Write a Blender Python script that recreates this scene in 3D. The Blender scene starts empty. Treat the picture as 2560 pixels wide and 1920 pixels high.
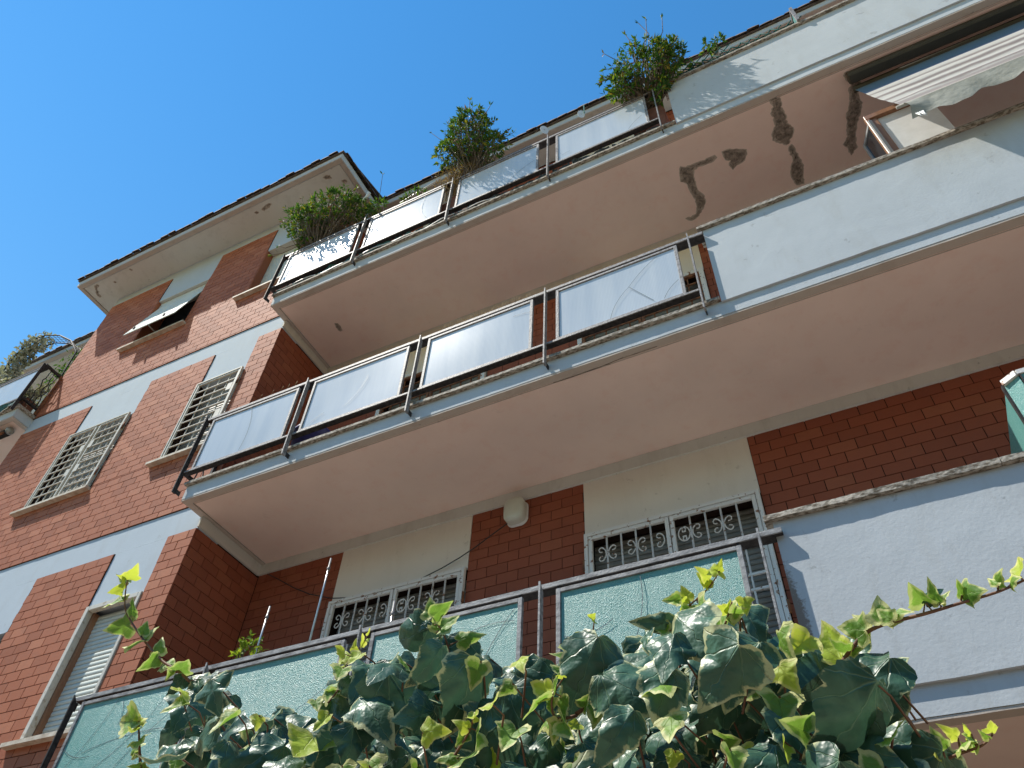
import bpy, math, random
from mathutils import Vector, Matrix
rnd = random.Random(7)
S = bpy.context.scene
COL = S.collection

# ------------------------------------------------------------------ camera
RX = Vector((0.8938963, 0.44632767, 0.04172554))
UX = Vector((0.30555355, -0.67476203, 0.67181339))
FX = Vector((-0.32800372, 0.58778212, 0.73954428))
FPX = 1926.37
EYE = Vector((0, 0, 1.6))
cd = bpy.data.cameras.new('camera')
cam = bpy.data.objects.new('camera', cd)
COL.objects.link(cam)
cd.sensor_width = 36.0
cd.lens = FPX / 2560 * 36.0
cd.clip_start = 0.05
cd.clip_end = 2000
cam.matrix_world = Matrix(((RX.x, UX.x, -FX.x, EYE.x), (RX.y, UX.y, -FX.y, EYE.y), (RX.z, UX.z, -FX.z, EYE.z), (0, 0, 0, 1)))
S.camera = cam

# ------------------------------------------------------------------ sky and sun
SUN_D = Vector((0.56, 0.27, -1.0)).normalized()
sun_el = math.asin(-SUN_D.z)
sun_az = math.atan2(-SUN_D.x, -SUN_D.y)
W = bpy.data.worlds.new('World')
S.world = W
W.use_nodes = True
nt = W.node_tree
bg = nt.nodes['Background']
sky = nt.nodes.new('ShaderNodeTexSky')
sky.sky_type = 'NISHITA'
sky.sun_disc = False
sky.sun_elevation = sun_el
sky.sun_rotation = sun_az
sky.air_density = 2.0
sky.dust_density = 0.0
sky.ozone_density = 1.0
hs = nt.nodes.new('ShaderNodeHueSaturation')
hs.inputs['Saturation'].default_value = 1.48
hs.inputs['Hue'].default_value = 0.504
nt.links.new(sky.outputs[0], hs.inputs['Color'])
nt.links.new(hs.outputs[0], bg.inputs[0])
bg.inputs[1].default_value = 0.115
sl = bpy.data.lights.new('sun', 'SUN')
sl.energy = 5.0
sl.angle = math.radians(0.5)
sl.color = (1.0, 0.94, 0.84)
sun = bpy.data.objects.new('sun', sl)
sun.rotation_euler = SUN_D.to_track_quat('-Z', 'Y').to_euler()
sun.location = (-8, -4, 30)
COL.objects.link(sun)
vs = S.view_settings
vs.view_transform = 'Standard'
vs.look = 'None'
vs.gamma = 1
vs.exposure = 0.42
vs.use_curve_mapping = False

# ------------------------------------------------------------------ materials
def N(t, kind, **kw):
    n = t.nodes.new(kind)
    for k, v in kw.items():
        setattr(n, k, v)
    return n

def ramp(t, fac, stops):
    r = N(t, 'ShaderNodeValToRGB')
    e = r.color_ramp.elements
    while len(e) < len(stops):
        e.new(0.5)
    for i, (p, c) in enumerate(stops):
        e[i].position = p
        e[i].color = (c[0], c[1], c[2], 1) if hasattr(c, '__len__') else (c, c, c, 1)
    t.links.new(fac, r.inputs[0])
    return r.outputs[0]

def mix(t, f, a, b, mode='MIX'):
    m = N(t, 'ShaderNodeMix', data_type='RGBA', blend_type=mode)
    for i, v in ((0, f), (6, a), (7, b)):
        if hasattr(v, 'links'):
            t.links.new(v, m.inputs[i])
        elif i == 0:
            m.inputs[0].default_value = v
        else:
            m.inputs[i].default_value = (v[0], v[1], v[2], 1)
    return m.outputs[2]

def math_(t, op, a, b=None, c=None):
    m = N(t, 'ShaderNodeMath', operation=op)
    for i, v in enumerate((a, b, c)):
        if v is None:
            continue
        if hasattr(v, 'links'):
            t.links.new(v, m.inputs[i])
        else:
            m.inputs[i].default_value = v
    return m.outputs[0]

def noise(t, vec, scale, detail=4, rough=0.55, stretch=None):
    if stretch:
        mp = N(t, 'ShaderNodeMapping')
        mp.inputs['Scale'].default_value = stretch
        t.links.new(vec, mp.inputs[0])
        vec = mp.outputs[0]
    n = N(t, 'ShaderNodeTexNoise')
    n.inputs['Scale'].default_value = scale
    n.inputs['Detail'].default_value = detail
    n.inputs['Roughness'].default_value = rough
    t.links.new(vec, n.inputs['Vector'])
    return n.outputs[0]

def bump(t, h, strength, dist=0.01):
    b = N(t, 'ShaderNodeBump')
    b.inputs['Strength'].default_value = strength
    b.inputs['Distance'].default_value = dist
    t.links.new(h, b.inputs['Height'])
    return b.outputs[0]

def new_mat(name):
    m = bpy.data.materials.new(name)
    m.use_nodes = True
    t = m.node_tree
    b = t.nodes['Principled BSDF']
    g = N(t, 'ShaderNodeNewGeometry')
    return m, t, b, g

def simple(name, c1, c2=None, scale=6, rough=0.6, metal=0.0, bs=0.0, bscale=60, stretch=None, lo=0.35, hi=0.65, dist=0.006, spec=0.5):
    m, t, b, g = new_mat(name)
    pos = g.outputs['Position']
    if c2:
        col = ramp(t, noise(t, pos, scale, 5, 0.6, stretch), [(lo, c1), (hi, c2)])
        t.links.new(col, b.inputs['Base Color'])
    else:
        b.inputs['Base Color'].default_value = (*c1, 1)
    b.inputs['Roughness'].default_value = rough
    b.inputs['Metallic'].default_value = metal
    b.inputs['Specular IOR Level'].default_value = spec
    if bs:
        t.links.new(bump(t, noise(t, pos, bscale, 3), bs, dist), b.inputs['Normal'])
    return m

def plaster(name, base, stain, amount=0.5, spots=0.0, bs=0.2, var=0.93):
    m, t, b, g = new_mat(name)
    pos = g.outputs['Position']
    c = ramp(t, noise(t, pos, 1.7, 5, 0.6), [(0.3, [x * var for x in base]), (0.7, base)])
    streak = noise(t, pos, 3.0, 6, 0.65, (2.2, 2.2, 0.5))
    c = mix(t, math_(t, 'MULTIPLY', ramp(t, streak, [(0.52, 0.0), (0.78, 1.0)]), amount), c, stain)
    if spots:
        sp = noise(t, pos, 9.0, 7, 0.7)
        c = mix(t, math_(t, 'MULTIPLY', ramp(t, sp, [(0.63, 0.0), (0.68, 1.0)]), spots), c, [x * 0.55 for x in stain])
    t.links.new(c, b.inputs['Base Color'])
    b.inputs['Roughness'].default_value = 0.85
    b.inputs['Specular IOR Level'].default_value = 0.25
    h1 = noise(t, pos, 55, 4, 0.6)
    h2 = noise(t, pos, 6, 3, 0.5)
    t.links.new(bump(t, math_(t, 'ADD', h1, math_(t, 'MULTIPLY', h2, 2.5)), bs, 0.006), b.inputs['Normal'])
    return m

def edge_stained(name, src, x0, z0, z1):
    m = M[src].copy()
    m.name = name
    t = m.node_tree
    b = t.nodes['Principled BSDF']
    g = next(n for n in t.nodes if n.bl_idname == 'ShaderNodeNewGeometry')
    old = b.inputs['Base Color'].links[0].from_socket
    sx = N(t, 'ShaderNodeSeparateXYZ')
    t.links.new(g.outputs['Position'], sx.inputs[0])
    mx = N(t, 'ShaderNodeMapRange')
    mx.inputs[1].default_value = x0 + 0.10
    mx.inputs[2].default_value = x0
    t.links.new(sx.outputs[0], mx.inputs[0])
    mz = N(t, 'ShaderNodeMapRange')
    mz.inputs[1].default_value = z0
    mz.inputs[2].default_value = z1
    t.links.new(sx.outputs[2], mz.inputs[0])
    f = math_(t, 'MULTIPLY', mx.outputs[0], mz.outputs[0])
    f = math_(t, 'ADD', f, math_(t, 'MULTIPLY', math_(t, 'SUBTRACT', noise(t, g.outputs['Position'], 45, 6, 0.75), 0.5), 1.1))
    t.links.new(mix(t, ramp(t, f, [(0.42, 0.0), (0.62, 0.85)]), old, (0.20, 0.15, 0.11)), b.inputs['Base Color'])
    return m

def brick_mat(name, a, bcol, c, dirt):
    m, t, b, g = new_mat(name)
    pos = g.outputs['Position']
    oi = N(t, 'ShaderNodeObjectInfo')
    r = math_(t, 'FRACT', math_(t, 'ADD', oi.outputs['Random'], g.outputs['Random Per Island']))
    col = ramp(t, r, [(0.0, a), (0.45, bcol), (0.8, bcol), (1.0, c)])
    comb = noise(t, pos, 18, 4, 0.7, (1.0, 1.0, 22.0))
    col = mix(t, ramp(t, comb, [(0.35, 0.0), (0.7, 0.35)]), col, [x * 0.72 for x in bcol])
    col = mix(t, ramp(t, noise(t, pos, 14, 6, 0.7), [(0.5, 0.0), (0.75, 0.5)]), col, dirt)
    spk = noise(t, pos, 45, 4, 0.7)
    col = mix(t, ramp(t, spk, [(0.7, 0.0), (0.76, 0.5)]), col, (0.5, 0.42, 0.36))
    t.links.new(col, b.inputs['Base Color'])
    b.inputs['Roughness'].default_value = 0.68
    b.inputs['Specular IOR Level'].default_value = 0.18
    t.links.new(bump(t, comb, 0.4, 0.003), b.inputs['Normal'])
    return m

M = {}
M['white'] = plaster('white_plaster', (0.545, 0.585, 0.615), (0.42, 0.43, 0.42), 0.5, 0.4, 0.2, 0.90)
M['white_band'] = plaster('cool_white_band_plaster', (0.50, 0.575, 0.645), (0.42, 0.45, 0.47), 0.4, 0.25, 0.15)
M['white_shade'] = plaster('shaded_white_plaster', (0.80, 0.745, 0.67), (0.62, 0.55, 0.47), 0.35, 0.3)  # white plaster again, with the loggia's warm shade worked into its colour
M['soffit'] = plaster('soffit_plaster', (0.88, 0.69, 0.60), (0.80, 0.54, 0.45), 0.6, 0.10, 0.15, 0.91)
M['bead'] = plaster('bead_plaster', (0.54, 0.465, 0.40), (0.38, 0.31, 0.25), 0.6, 0.4, 0.3)
M['eave'] = plaster('eave_plaster', (0.68, 0.665, 0.615), (0.46, 0.44, 0.39), 0.5, 0.5)
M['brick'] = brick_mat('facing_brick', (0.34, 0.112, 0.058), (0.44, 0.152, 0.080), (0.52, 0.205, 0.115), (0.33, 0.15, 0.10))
M['brick_shade'] = brick_mat('shaded_facing_brick', (0.27, 0.08, 0.045), (0.32, 0.094, 0.052), (0.36, 0.12, 0.065), (0.24, 0.085, 0.055))  # same brick as the wing, darkened in colour for the shaded walls
M['mortar'] = simple('dark_mortar', (0.022, 0.012, 0.010), (0.045, 0.026, 0.02), 20, 0.95, spec=0.1)
M['coping'] = simple('speckled_marble_coping', (0.14, 0.11, 0.075), (0.48, 0.43, 0.36), 60, 0.8, bs=0.5, bscale=70, lo=0.40, hi=0.58, stretch=(0.45, 1, 1))
M['sill'] = simple('travertine_sill', (0.42, 0.34, 0.25), (0.66, 0.60, 0.50), 12, 0.7, bs=0.3)
M['steel'] = simple('peeling_grey_paint', (0.17, 0.155, 0.15), (0.33, 0.315, 0.31), 40, 0.55, 0.0, 0.4, 90, lo=0.42, hi=0.58)
M['steel_dark'] = simple('dark_steel', (0.022, 0.020, 0.020), (0.06, 0.055, 0.055), 30, 0.65, 0.0, 0.3, spec=0.2)
M['steel_old'] = simple('weathered_steel_paint', (0.13, 0.13, 0.135), (0.36, 0.36, 0.36), 30, 0.6, 0.0, 0.4, 90, lo=0.36, hi=0.6, stretch=(0.35, 1, 1))
M['ivory'] = simple('rust_spotted_ivory_paint', (0.26, 0.11, 0.045), (0.76, 0.73, 0.69), 26, 0.5, 0.0, 0.4, 90, lo=0.36, hi=0.40)
M['beige_paint'] = simple('beige_grille_paint', (0.40, 0.31, 0.21), (0.62, 0.58, 0.50), 20, 0.5, 0.0, 0.2, 90, lo=0.3, hi=0.45)
M['rust'] = simple('rusted_paint', (0.10, 0.035, 0.02), (0.30, 0.12, 0.045), 25, 0.8, 0.0, 0.6, 90)
M['shutter'] = simple('roller_shutter_plastic', (0.56, 0.60, 0.55), (0.64, 0.68, 0.63), 5, 0.45)
M['shutter_grey'] = simple('grey_roller_shutter', (0.21, 0.195, 0.17), (0.28, 0.265, 0.235), 5, 0.5)
M['dark'] = simple('dark_interior', (0.012, 0.014, 0.018), rough=0.6)
M['pane_dark'] = simple('dark_window_glass', (0.02, 0.025, 0.03), rough=0.08)
M['spall'] = simple('spalled_render', (0.22, 0.185, 0.15), (0.50, 0.42, 0.345), 16, 0.95, 0.0, 1.0, 24, dist=0.05)
M['spall_core'] = simple('depth_shaded_render', (0.15, 0.125, 0.10), (0.40, 0.33, 0.27), 22, 0.95, 0.0, 1.0, 24, dist=0.05)  # darker middle tone that paints in the depth of the hole
M['spall_rim'] = simple('broken_plaster_rim', (0.40, 0.33, 0.26), (0.55, 0.47, 0.39), 30, 0.95, 0, 0.5)
M['tile_roof'] = simple('roof_tile_clay', (0.06, 0.045, 0.04), (0.16, 0.12, 0.10), 14, 0.9, 0, 0.6)
M['ground'] = simple('paving', (0.19, 0.15, 0.118), (0.255, 0.205, 0.165), 3, 0.9, 0, 0.3, 30)
M['garden_wall'] = plaster('garden_wall_plaster', (0.50, 0.46, 0.38), (0.32, 0.29, 0.22), 0.6, 0.5)
M['black'] = simple('black_rubber', (0.02, 0.02, 0.02), rough=0.6)
M['pole'] = simple('galvanised_tube', (0.45, 0.44, 0.43), (0.60, 0.59, 0.58), 20, 0.3, 0.7)
M['white_plastic'] = simple('white_plastic', (0.78, 0.78, 0.76), (0.70, 0.70, 0.67), 8, 0.4)
M['lamp_glass'] = simple('opal_lamp_cover', (0.66, 0.68, 0.60), (0.60, 0.62, 0.54), 8, 0.3)
M['brown_frame'] = simple('brown_window_frame', (0.22, 0.10, 0.05), (0.34, 0.17, 0.09), 10, 0.45, 0, 0.2, stretch=(1, 1, 0.2))
M['alu'] = simple('grey_aluminium_frame', (0.30, 0.31, 0.31), (0.38, 0.39, 0.39), 10, 0.4, 0.4)
M['net'] = simple('green_shade_net', (0.01, 0.05, 0.045), (0.02, 0.11, 0.10), 30, 0.7)
M['net_dark'] = simple('dark_mesh_net', (0.015, 0.02, 0.02), (0.10, 0.12, 0.12), 60, 0.8, lo=0.5, hi=0.6)
M['teal_plastic'] = simple('green_trellis_plastic', (0.008, 0.075, 0.065), (0.012, 0.11, 0.095), 10, 0.7, spec=0.15)
M['blue_plastic'] = simple('blue_tub_plastic', (0.03, 0.03, 0.16), rough=0.4)
M['green_cord'] = simple('green_cord', (0.02, 0.14, 0.09), rough=0.5)
M['terracotta'] = simple('terracotta_pot', (0.20, 0.075, 0.045), (0.28, 0.11, 0.06), 10, 0.8)
M['stem_brown'] = simple('reddish_ivy_stem', (0.12, 0.05, 0.03), (0.24, 0.12, 0.07), 20, 0.7, 0, 0.4)
M['twig'] = simple('dry_twig', (0.10, 0.075, 0.05), (0.20, 0.16, 0.11), 20, 0.8)
M['twig_pale'] = simple('straw_twig', (0.26, 0.17, 0.08), (0.42, 0.32, 0.18), 20, 0.8)

def pane_mat(name, c1, c2, rough, ribs, trans):
    m, t, b, g = new_mat(name)
    pos = g.outputs['Position']
    col = ramp(t, noise(t, pos, 3.2, 6, 0.65, (2.2, 1, 0.22)), [(0.32, c1), (0.68, c2)])
    b.inputs['Roughness'].default_value = rough
    b.inputs['Specular IOR Level'].default_value = 0.6
    if ribs:
        wv = N(t, 'ShaderNodeTexWave', wave_type='BANDS', bands_direction='X')
        wv.inputs['Scale'].default_value = 26
        wv.inputs['Distortion'].default_value = 0.4
        t.links.new(pos, wv.inputs[0])
        wz = N(t, 'ShaderNodeTexWave', wave_type='BANDS', bands_direction='Z')
        wz.inputs['Scale'].default_value = 13
        t.links.new(pos, wz.inputs[0])
        dents = noise(t, pos, 5, 3)
        h = math_(t, 'ADD', wv.outputs['Fac'], math_(t, 'ADD', math_(t, 'MULTIPLY', wz.outputs['Fac'], 0.3), math_(t, 'MULTIPLY', dents, 1.6)))
        t.links.new(bump(t, h, 0.10, 0.003), b.inputs['Normal'])
        col = mix(t, math_(t, 'MULTIPLY', wv.outputs['Fac'], 0.3), col, [x * 0.7 for x in c1])
    else:
        vo = N(t, 'ShaderNodeTexVoronoi')
        vo.inputs['Scale'].default_value = 210
        t.links.new(pos, vo.inputs['Vector'])
        t.links.new(bump(t, vo.outputs['Distance'], 0.8, 0.004), b.inputs['Normal'])
        spk = N(t, 'ShaderNodeTexVoronoi')
        spk.inputs['Scale'].default_value = 190
        t.links.new(pos, spk.inputs['Vector'])
        col = mix(t, ramp(t, spk.outputs['Color'], [(0.55, 0.0), (0.95, 0.34)]), col, (0.46, 0.66, 0.66))
    t.links.new(col, b.inputs['Base Color'])
    tr = N(t, 'ShaderNodeBsdfTranslucent')
    t.links.new(col, tr.inputs[0])
    ms = N(t, 'ShaderNodeMixShader')
    ms.inputs[0].default_value = trans
    t.links.new(b.outputs[0], ms.inputs[1])
    t.links.new(tr.outputs[0], ms.inputs[2])
    t.links.new(ms.outputs[0], t.nodes['Material Output'].inputs[0])
    return m

M['pane'] = pane_mat('ribbed_frosted_pane', (0.61, 0.68, 0.76), (0.75, 0.80, 0.85), 0.20, True, 0.12)
M['pane_teal'] = pane_mat('teal_pebbled_glass', (0.13, 0.40, 0.365), (0.19, 0.47, 0.43), 0.36, False, 0.15)
M['crack'] = simple('crack_line', (0.10, 0.14, 0.15), rough=0.5)

def awning_mat():
    m, t, b, g = new_mat('striped_awning_canvas')
    uv = N(t, 'ShaderNodeAttribute', attribute_name='vv')
    v = uv.outputs['Fac']
    wob = math_(t, 'MULTIPLY', math_(t, 'SUBTRACT', noise(t, g.outputs['Position'], 2.5, 3), 0.5), 0.075)
    vv = math_(t, 'ADD', v, wob)
    s = math_(t, 'SINE', math_(t, 'MULTIPLY', vv, 2 * math.pi * 6.3))
    st = ramp(t, s, [(0.2, 0.0), (1.0, 0.85)])
    st = math_(t, 'MULTIPLY', st, ramp(t, v, [(0.30, 0.0), (0.36, 1.0)]))
    col = mix(t, st, (0.60, 0.575, 0.53), (0.24, 0.19, 0.185))
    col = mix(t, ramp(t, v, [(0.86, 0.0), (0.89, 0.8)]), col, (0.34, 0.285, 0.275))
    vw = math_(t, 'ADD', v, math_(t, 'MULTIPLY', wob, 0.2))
    col = mix(t, ramp(t, vw, [(0.245, 1.0), (0.255, 0.0)]), col, (0.15, 0.22, 0.29))  # blue-grey band paints the slab's shade into the top of the canvas
    col = mix(t, ramp(t, vw, [(0.205, 0.0), (0.22, 0.8), (0.25, 0.8), (0.258, 0.0)]), col, (0.05, 0.07, 0.13))  # dark line along the edge of that painted shade
    t.links.new(col, b.inputs['Base Color'])
    b.inputs['Roughness'].default_value = 0.9
    b.inputs['Specular IOR Level'].default_value = 0.1
    t.links.new(bump(t, noise(t, g.outputs['Position'], 9, 4), 0.3, 0.02), b.inputs['Normal'])
    tr = N(t, 'ShaderNodeBsdfTranslucent')
    t.links.new(col, tr.inputs[0])
    ms = N(t, 'ShaderNodeMixShader')
    ms.inputs[0].default_value = 0.2
    t.links.new(b.outputs[0], ms.inputs[1])
    t.links.new(tr.outputs[0], ms.inputs[2])
    t.links.new(ms.outputs[0], t.nodes['Material Output'].inputs[0])
    return m

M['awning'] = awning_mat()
M['valance'] = simple('grimy_valance_cloth', (0.28, 0.275, 0.23), (0.42, 0.41, 0.35), 5, 0.9, 0, 0.4, 12, dist=0.02)
M['bar_paint'] = simple('matte_cream_bar', (0.40, 0.39, 0.35), rough=0.8, spec=0.1)
M['cassette'] = simple('dark_olive_cassette', (0.035, 0.033, 0.025), (0.06, 0.056, 0.042), 4, 0.5)

def ivy_mat(name, g1, g2, rim1, rim_lo, rim_hi, vein, trans, rough=0.33):
    m, t, b, g = new_mat(name)
    pos = g.outputs['Position']
    at = N(t, 'ShaderNodeAttribute', attribute_name='rim')
    lv = N(t, 'ShaderNodeAttribute', attribute_name='luv')
    oi = N(t, 'ShaderNodeObjectInfo')
    r = math_(t, 'FRACT', math_(t, 'ADD', oi.outputs['Random'], g.outputs['Random Per Island']))
    n1 = noise(t, pos, 30, 4, 0.7)
    green = mix(t, r, g1, g2)
    green = mix(t, ramp(t, noise(t, pos, 16, 3), [(0.45, 0.0), (0.7, 0.55)]), green, [(x + y) * 0.5 + 0.015 for x, y in zip(g2, rim1)] if False else [x * 1.7 for x in g2])
    sep = N(t, 'ShaderNodeSeparateXYZ')
    t.links.new(lv.outputs['Vector'], sep.inputs[0])
    ang = math_(t, 'ARCTAN2', sep.outputs[0], math_(t, 'ADD', sep.outputs[1], 0.02))
    fr = math_(t, 'ABSOLUTE', math_(t, 'SUBTRACT', math_(t, 'FRACT', math_(t, 'ADD', math_(t, 'DIVIDE', math_(t, 'ADD', ang, math_(t, 'MULTIPLY', math_(t, 'SUBTRACT', noise(t, lv.outputs['Vector'], 3.5, 2), 0.5), 0.5)), 0.62), 0.5)), 0.5))
    rad = N(t, 'ShaderNodeVectorMath', operation='LENGTH')
    t.links.new(lv.outputs['Vector'], rad.inputs[0])
    vd = math_(t, 'MULTIPLY', fr, rad.outputs['Value'])
    vm = ramp(t, vd, [(0.004, 1.0), (0.02, 0.0)])
    col = mix(t, math_(t, 'MULTIPLY', vm, 0.55), green, vein)
    e = math_(t, 'ADD', at.outputs['Fac'], math_(t, 'MULTIPLY', math_(t, 'SUBTRACT', n1, 0.5), 0.75))
    e = math_(t, 'ADD', e, math_(t, 'MULTIPLY', math_(t, 'SUBTRACT', r, 0.5), 0.22))
    col = mix(t, ramp(t, e, [(rim_lo, 0.0), (rim_hi, 1.0)]), col, rim1)
    t.links.new(col, b.inputs['Base Color'])
    b.inputs['Roughness'].default_value = rough
    b.inputs['Specular IOR Level'].default_value = 0.4
    hb = math_(t, 'SUBTRACT', math_(t, 'MULTIPLY', noise(t, pos, 26, 3), 1.3), math_(t, 'MULTIPLY', vm, 0.8))
    t.links.new(bump(t, hb, 0.5, 0.009), b.inputs['Normal'])
    tr = N(t, 'ShaderNodeBsdfTranslucent')
    t.links.new(mix(t, 0.5, col, [min(1, x * 2.2) for x in g2]), tr.inputs[0])
    ms = N(t, 'ShaderNodeMixShader')
    ms.inputs[0].default_value = trans
    t.links.new(b.outputs[0], ms.inputs[1])
    t.links.new(tr.outputs[0], ms.inputs[2])
    t.links.new(ms.outputs[0], t.nodes['Material Output'].inputs[0])
    return m

M['ivy_old'] = ivy_mat('mature_ivy_leaf', (0.022, 0.070, 0.042), (0.060, 0.135, 0.082), (0.50, 0.52, 0.28), 0.92, 1.02, (0.17, 0.27, 0.16), 0.10, 0.40)
M['ivy_young'] = ivy_mat('young_ivy_leaf', (0.10, 0.22, 0.030), (0.17, 0.30, 0.035), (0.62, 0.62, 0.26), 0.66, 0.84, (0.30, 0.40, 0.10), 0.35, 0.55)
M['ivy_fresh'] = ivy_mat('fresh_yellow_ivy_leaf', (0.30, 0.42, 0.03), (0.42, 0.52, 0.05), (0.68, 0.66, 0.22), 0.78, 0.95, (0.45, 0.5, 0.12), 0.4, 0.55)

def foliage_mat(name, cols, trans=0.3):
    m, t, b, g = new_mat(name)
    col = ramp(t, g.outputs['Random Per Island'], cols)
    t.links.new(col, b.inputs['Base Color'])
    b.inputs['Roughness'].default_value = 0.6
    b.inputs['Specular IOR Level'].default_value = 0.25
    tr = N(t, 'ShaderNodeBsdfTranslucent')
    t.links.new(mix(t, 1.0, col, (1.5, 1.6, 0.7), 'MULTIPLY'), tr.inputs[0])
    ms = N(t, 'ShaderNodeMixShader')
    ms.inputs[0].default_value = trans
    t.links.new(b.outputs[0], ms.inputs[1])
    t.links.new(tr.outputs[0], ms.inputs[2])
    t.links.new(ms.outputs[0], t.nodes['Material Output'].inputs[0])
    return m

M['fol'] = foliage_mat('balcony_shrub_leaf', [(0.0, (0.03, 0.075, 0.02)), (0.5, (0.055, 0.13, 0.025)), (0.82, (0.12, 0.20, 0.03)), (0.94, (0.28, 0.27, 0.03)), (1.0, (0.16, 0.05, 0.03))])
M['fol_silver'] = foliage_mat('silvery_leaf', [(0.0, (0.22, 0.23, 0.20)), (0.5, (0.38, 0.38, 0.33)), (0.9, (0.55, 0.52, 0.46)), (1.0, (0.12, 0.17, 0.08))], 0.15)
M['fol_citrus'] = foliage_mat('citrus_leaf', [(0.0, (0.10, 0.17, 0.02)), (0.5, (0.22, 0.30, 0.04)), (1.0, (0.34, 0.38, 0.06))])
M['fol_dry'] = foliage_mat('dry_grass_leaf', [(0.0, (0.22, 0.13, 0.05)), (0.6, (0.40, 0.25, 0.10)), (1.0, (0.16, 0.16, 0.05))], 0.2)

# ------------------------------------------------------------------ mesh helpers
class MB:
    def __init__(s):
        s.v = []
        s.f = []
        s.sm = []
        s.at = []

    def add(s, verts, faces, smooth=False):
        o = len(s.v)
        s.v += [tuple(p) for p in verts]
        s.f += [tuple(i + o for i in f) for f in faces]
        s.sm += [smooth] * len(faces)
        return s

    def box(s, x0, x1, y0, y1, z0, z1):
        return s.add([(x0, y0, z0), (x1, y0, z0), (x1, y1, z0), (x0, y1, z0), (x0, y0, z1), (x1, y0, z1), (x1, y1, z1), (x0, y1, z1)],
                     [(3, 2, 1, 0), (4, 5, 6, 7), (0, 1, 5, 4), (1, 2, 6, 5), (2, 3, 7, 6), (3, 0, 4, 7)])

    def tube(s, pts, r, n=6, r1=None, caps=True):
        pts = [Vector(p) for p in pts]
        if r1 is None:
            r1 = r
        rings = []
        up = Vector((0.13, 0.31, 0.94))
        for i, p in enumerate(pts):
            d = (pts[min(i + 1, len(pts) - 1)] - pts[max(i - 1, 0)])
            if d.length < 1e-9:
                d = Vector((0, 0, 1))
            d.normalize()
            u = up if abs(d.dot(up)) < 0.95 else Vector((1, 0, 0))
            a = d.cross(u).normalized()
            b = d.cross(a)
            rr = r + (r1 - r) * i / max(1, len(pts) - 1)
            rings.append([p + (a * math.cos(2 * math.pi * k / n) + b * math.sin(2 * math.pi * k / n)) * rr for k in range(n)])
        vs_ = [q for ring in rings for q in ring]
        fs = []
        for i in range(len(pts) - 1):
            for k in range(n):
                fs.append((i * n + k, i * n + (k + 1) % n, (i + 1) * n + (k + 1) % n, (i + 1) * n + k))
        if caps:
            fs.append(tuple(range(n - 1, -1, -1)))
            fs.append(tuple((len(pts) - 1) * n + k for k in range(n)))
        return s.add(vs_, fs, True)

    def build(s, name, mat, parent=None, loc=None, bevel=0.0, **props):
        me = bpy.data.meshes.new(name)
        off = Vector(loc) if loc else Vector((0, 0, 0))
        me.from_pydata([(p[0] - off.x, p[1] - off.y, p[2] - off.z) for p in s.v], [], s.f)
        me.polygons.foreach_set('use_smooth', s.sm)
        me.materials.append(mat)
        me.update()
        o = bpy.data.objects.new(name, me)
        COL.objects.link(o)
        o.location = off
        if parent:
            attach(o, parent)
        if bevel:
            bm = o.modifiers.new('bevel', 'BEVEL')
            bm.width = bevel
            bm.segments = 1
            bm.limit_method = 'ANGLE'
        for k, v in props.items():
            o[k] = v
        return o

WLOC = {}
def attach(o, parent):
    o.parent = parent
    o.matrix_parent_inverse = Matrix.Translation(-WLOC.get(parent.name, Vector((0, 0, 0))))
    WLOC[o.name] = WLOC.get(o.name, Vector(o.location))

def inst(name, me, parent, loc, rot=None, scale=None):
    o = bpy.data.objects.new(name, me)
    COL.objects.link(o)
    o.location = loc
    if rot is not None:
        o.rotation_euler = rot
    if scale is not None:
        o.scale = scale
    WLOC[o.name] = Vector(loc)
    if parent:
        attach(o, parent)
    return o

def thing(name, label, cat, loc, group=None):
    o = bpy.data.objects.new(name, None)
    COL.objects.link(o)
    o.empty_display_size = 0.1
    o.location = loc
    WLOC[o.name] = Vector(loc)
    o['label'] = label
    o['category'] = cat
    if group:
        o['group'] = group
    return o

def tag(o, label, cat, group=None):
    o['label'] = label
    o['category'] = cat
    if group:
        o['group'] = group
    return o

def B(name, mat, parent, *boxes, bevel=0.0, **props):
    m = MB()
    for b in boxes:
        m.box(*b)
    return m.build(name, mat, parent, bevel=bevel, **props)

def wobbly(m, x0, x1, y0, y1, z0, z1, seg=0.06, amp=0.004, rng=None, yamp=0.12):
    """Box whose long front edges waver like hand-trowelled plaster."""
    rng = rng or rnd
    n = max(2, int((x1 - x0) / seg))
    vs_, fs = [], []
    lo = [0.0] * 4
    for i in range(n + 1):
        x = x0 + (x1 - x0) * i / n
        for k in range(4):
            lo[k] = lo[k] * 0.6 + rng.uniform(-amp, amp) * 0.8
        vs_ += [(x, y0 + lo[0] * yamp, z0 + lo[1]), (x, y1, z0), (x, y1, z1), (x, y0 + lo[2] * yamp, z1 + lo[3])]
    for i in range(n):
        a, b = i * 4, i * 4 + 4
        fs += [(a, b, b + 3, a + 3), (a + 3, b + 3, b + 2, a + 2), (a + 2, b + 2, b + 1, a + 1), (a + 1, b + 1, b, a)]
    fs += [(0, 3, 2, 1), (n * 4 + 1, n * 4 + 2, n * 4 + 3, n * 4)]
    return m.add(vs_, fs)

def ray_at(px, py):
    return FX + RX * ((px - 1280) / FPX) - UX * ((py - 960) / FPX)

def at_y(px, py, y):
    d = ray_at(px, py)
    return EYE + d * (y / d.y)

def at_z(px, py, z):
    d = ray_at(px, py)
    return EYE + d * ((z - EYE.z) / d.z)

def to_px(p):
    q = Vector(p) - EYE
    w = q.dot(FX)
    return (1280 + FPX * q.dot(RX) / w, 960 - FPX * q.dot(UX) / w, w)

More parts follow.
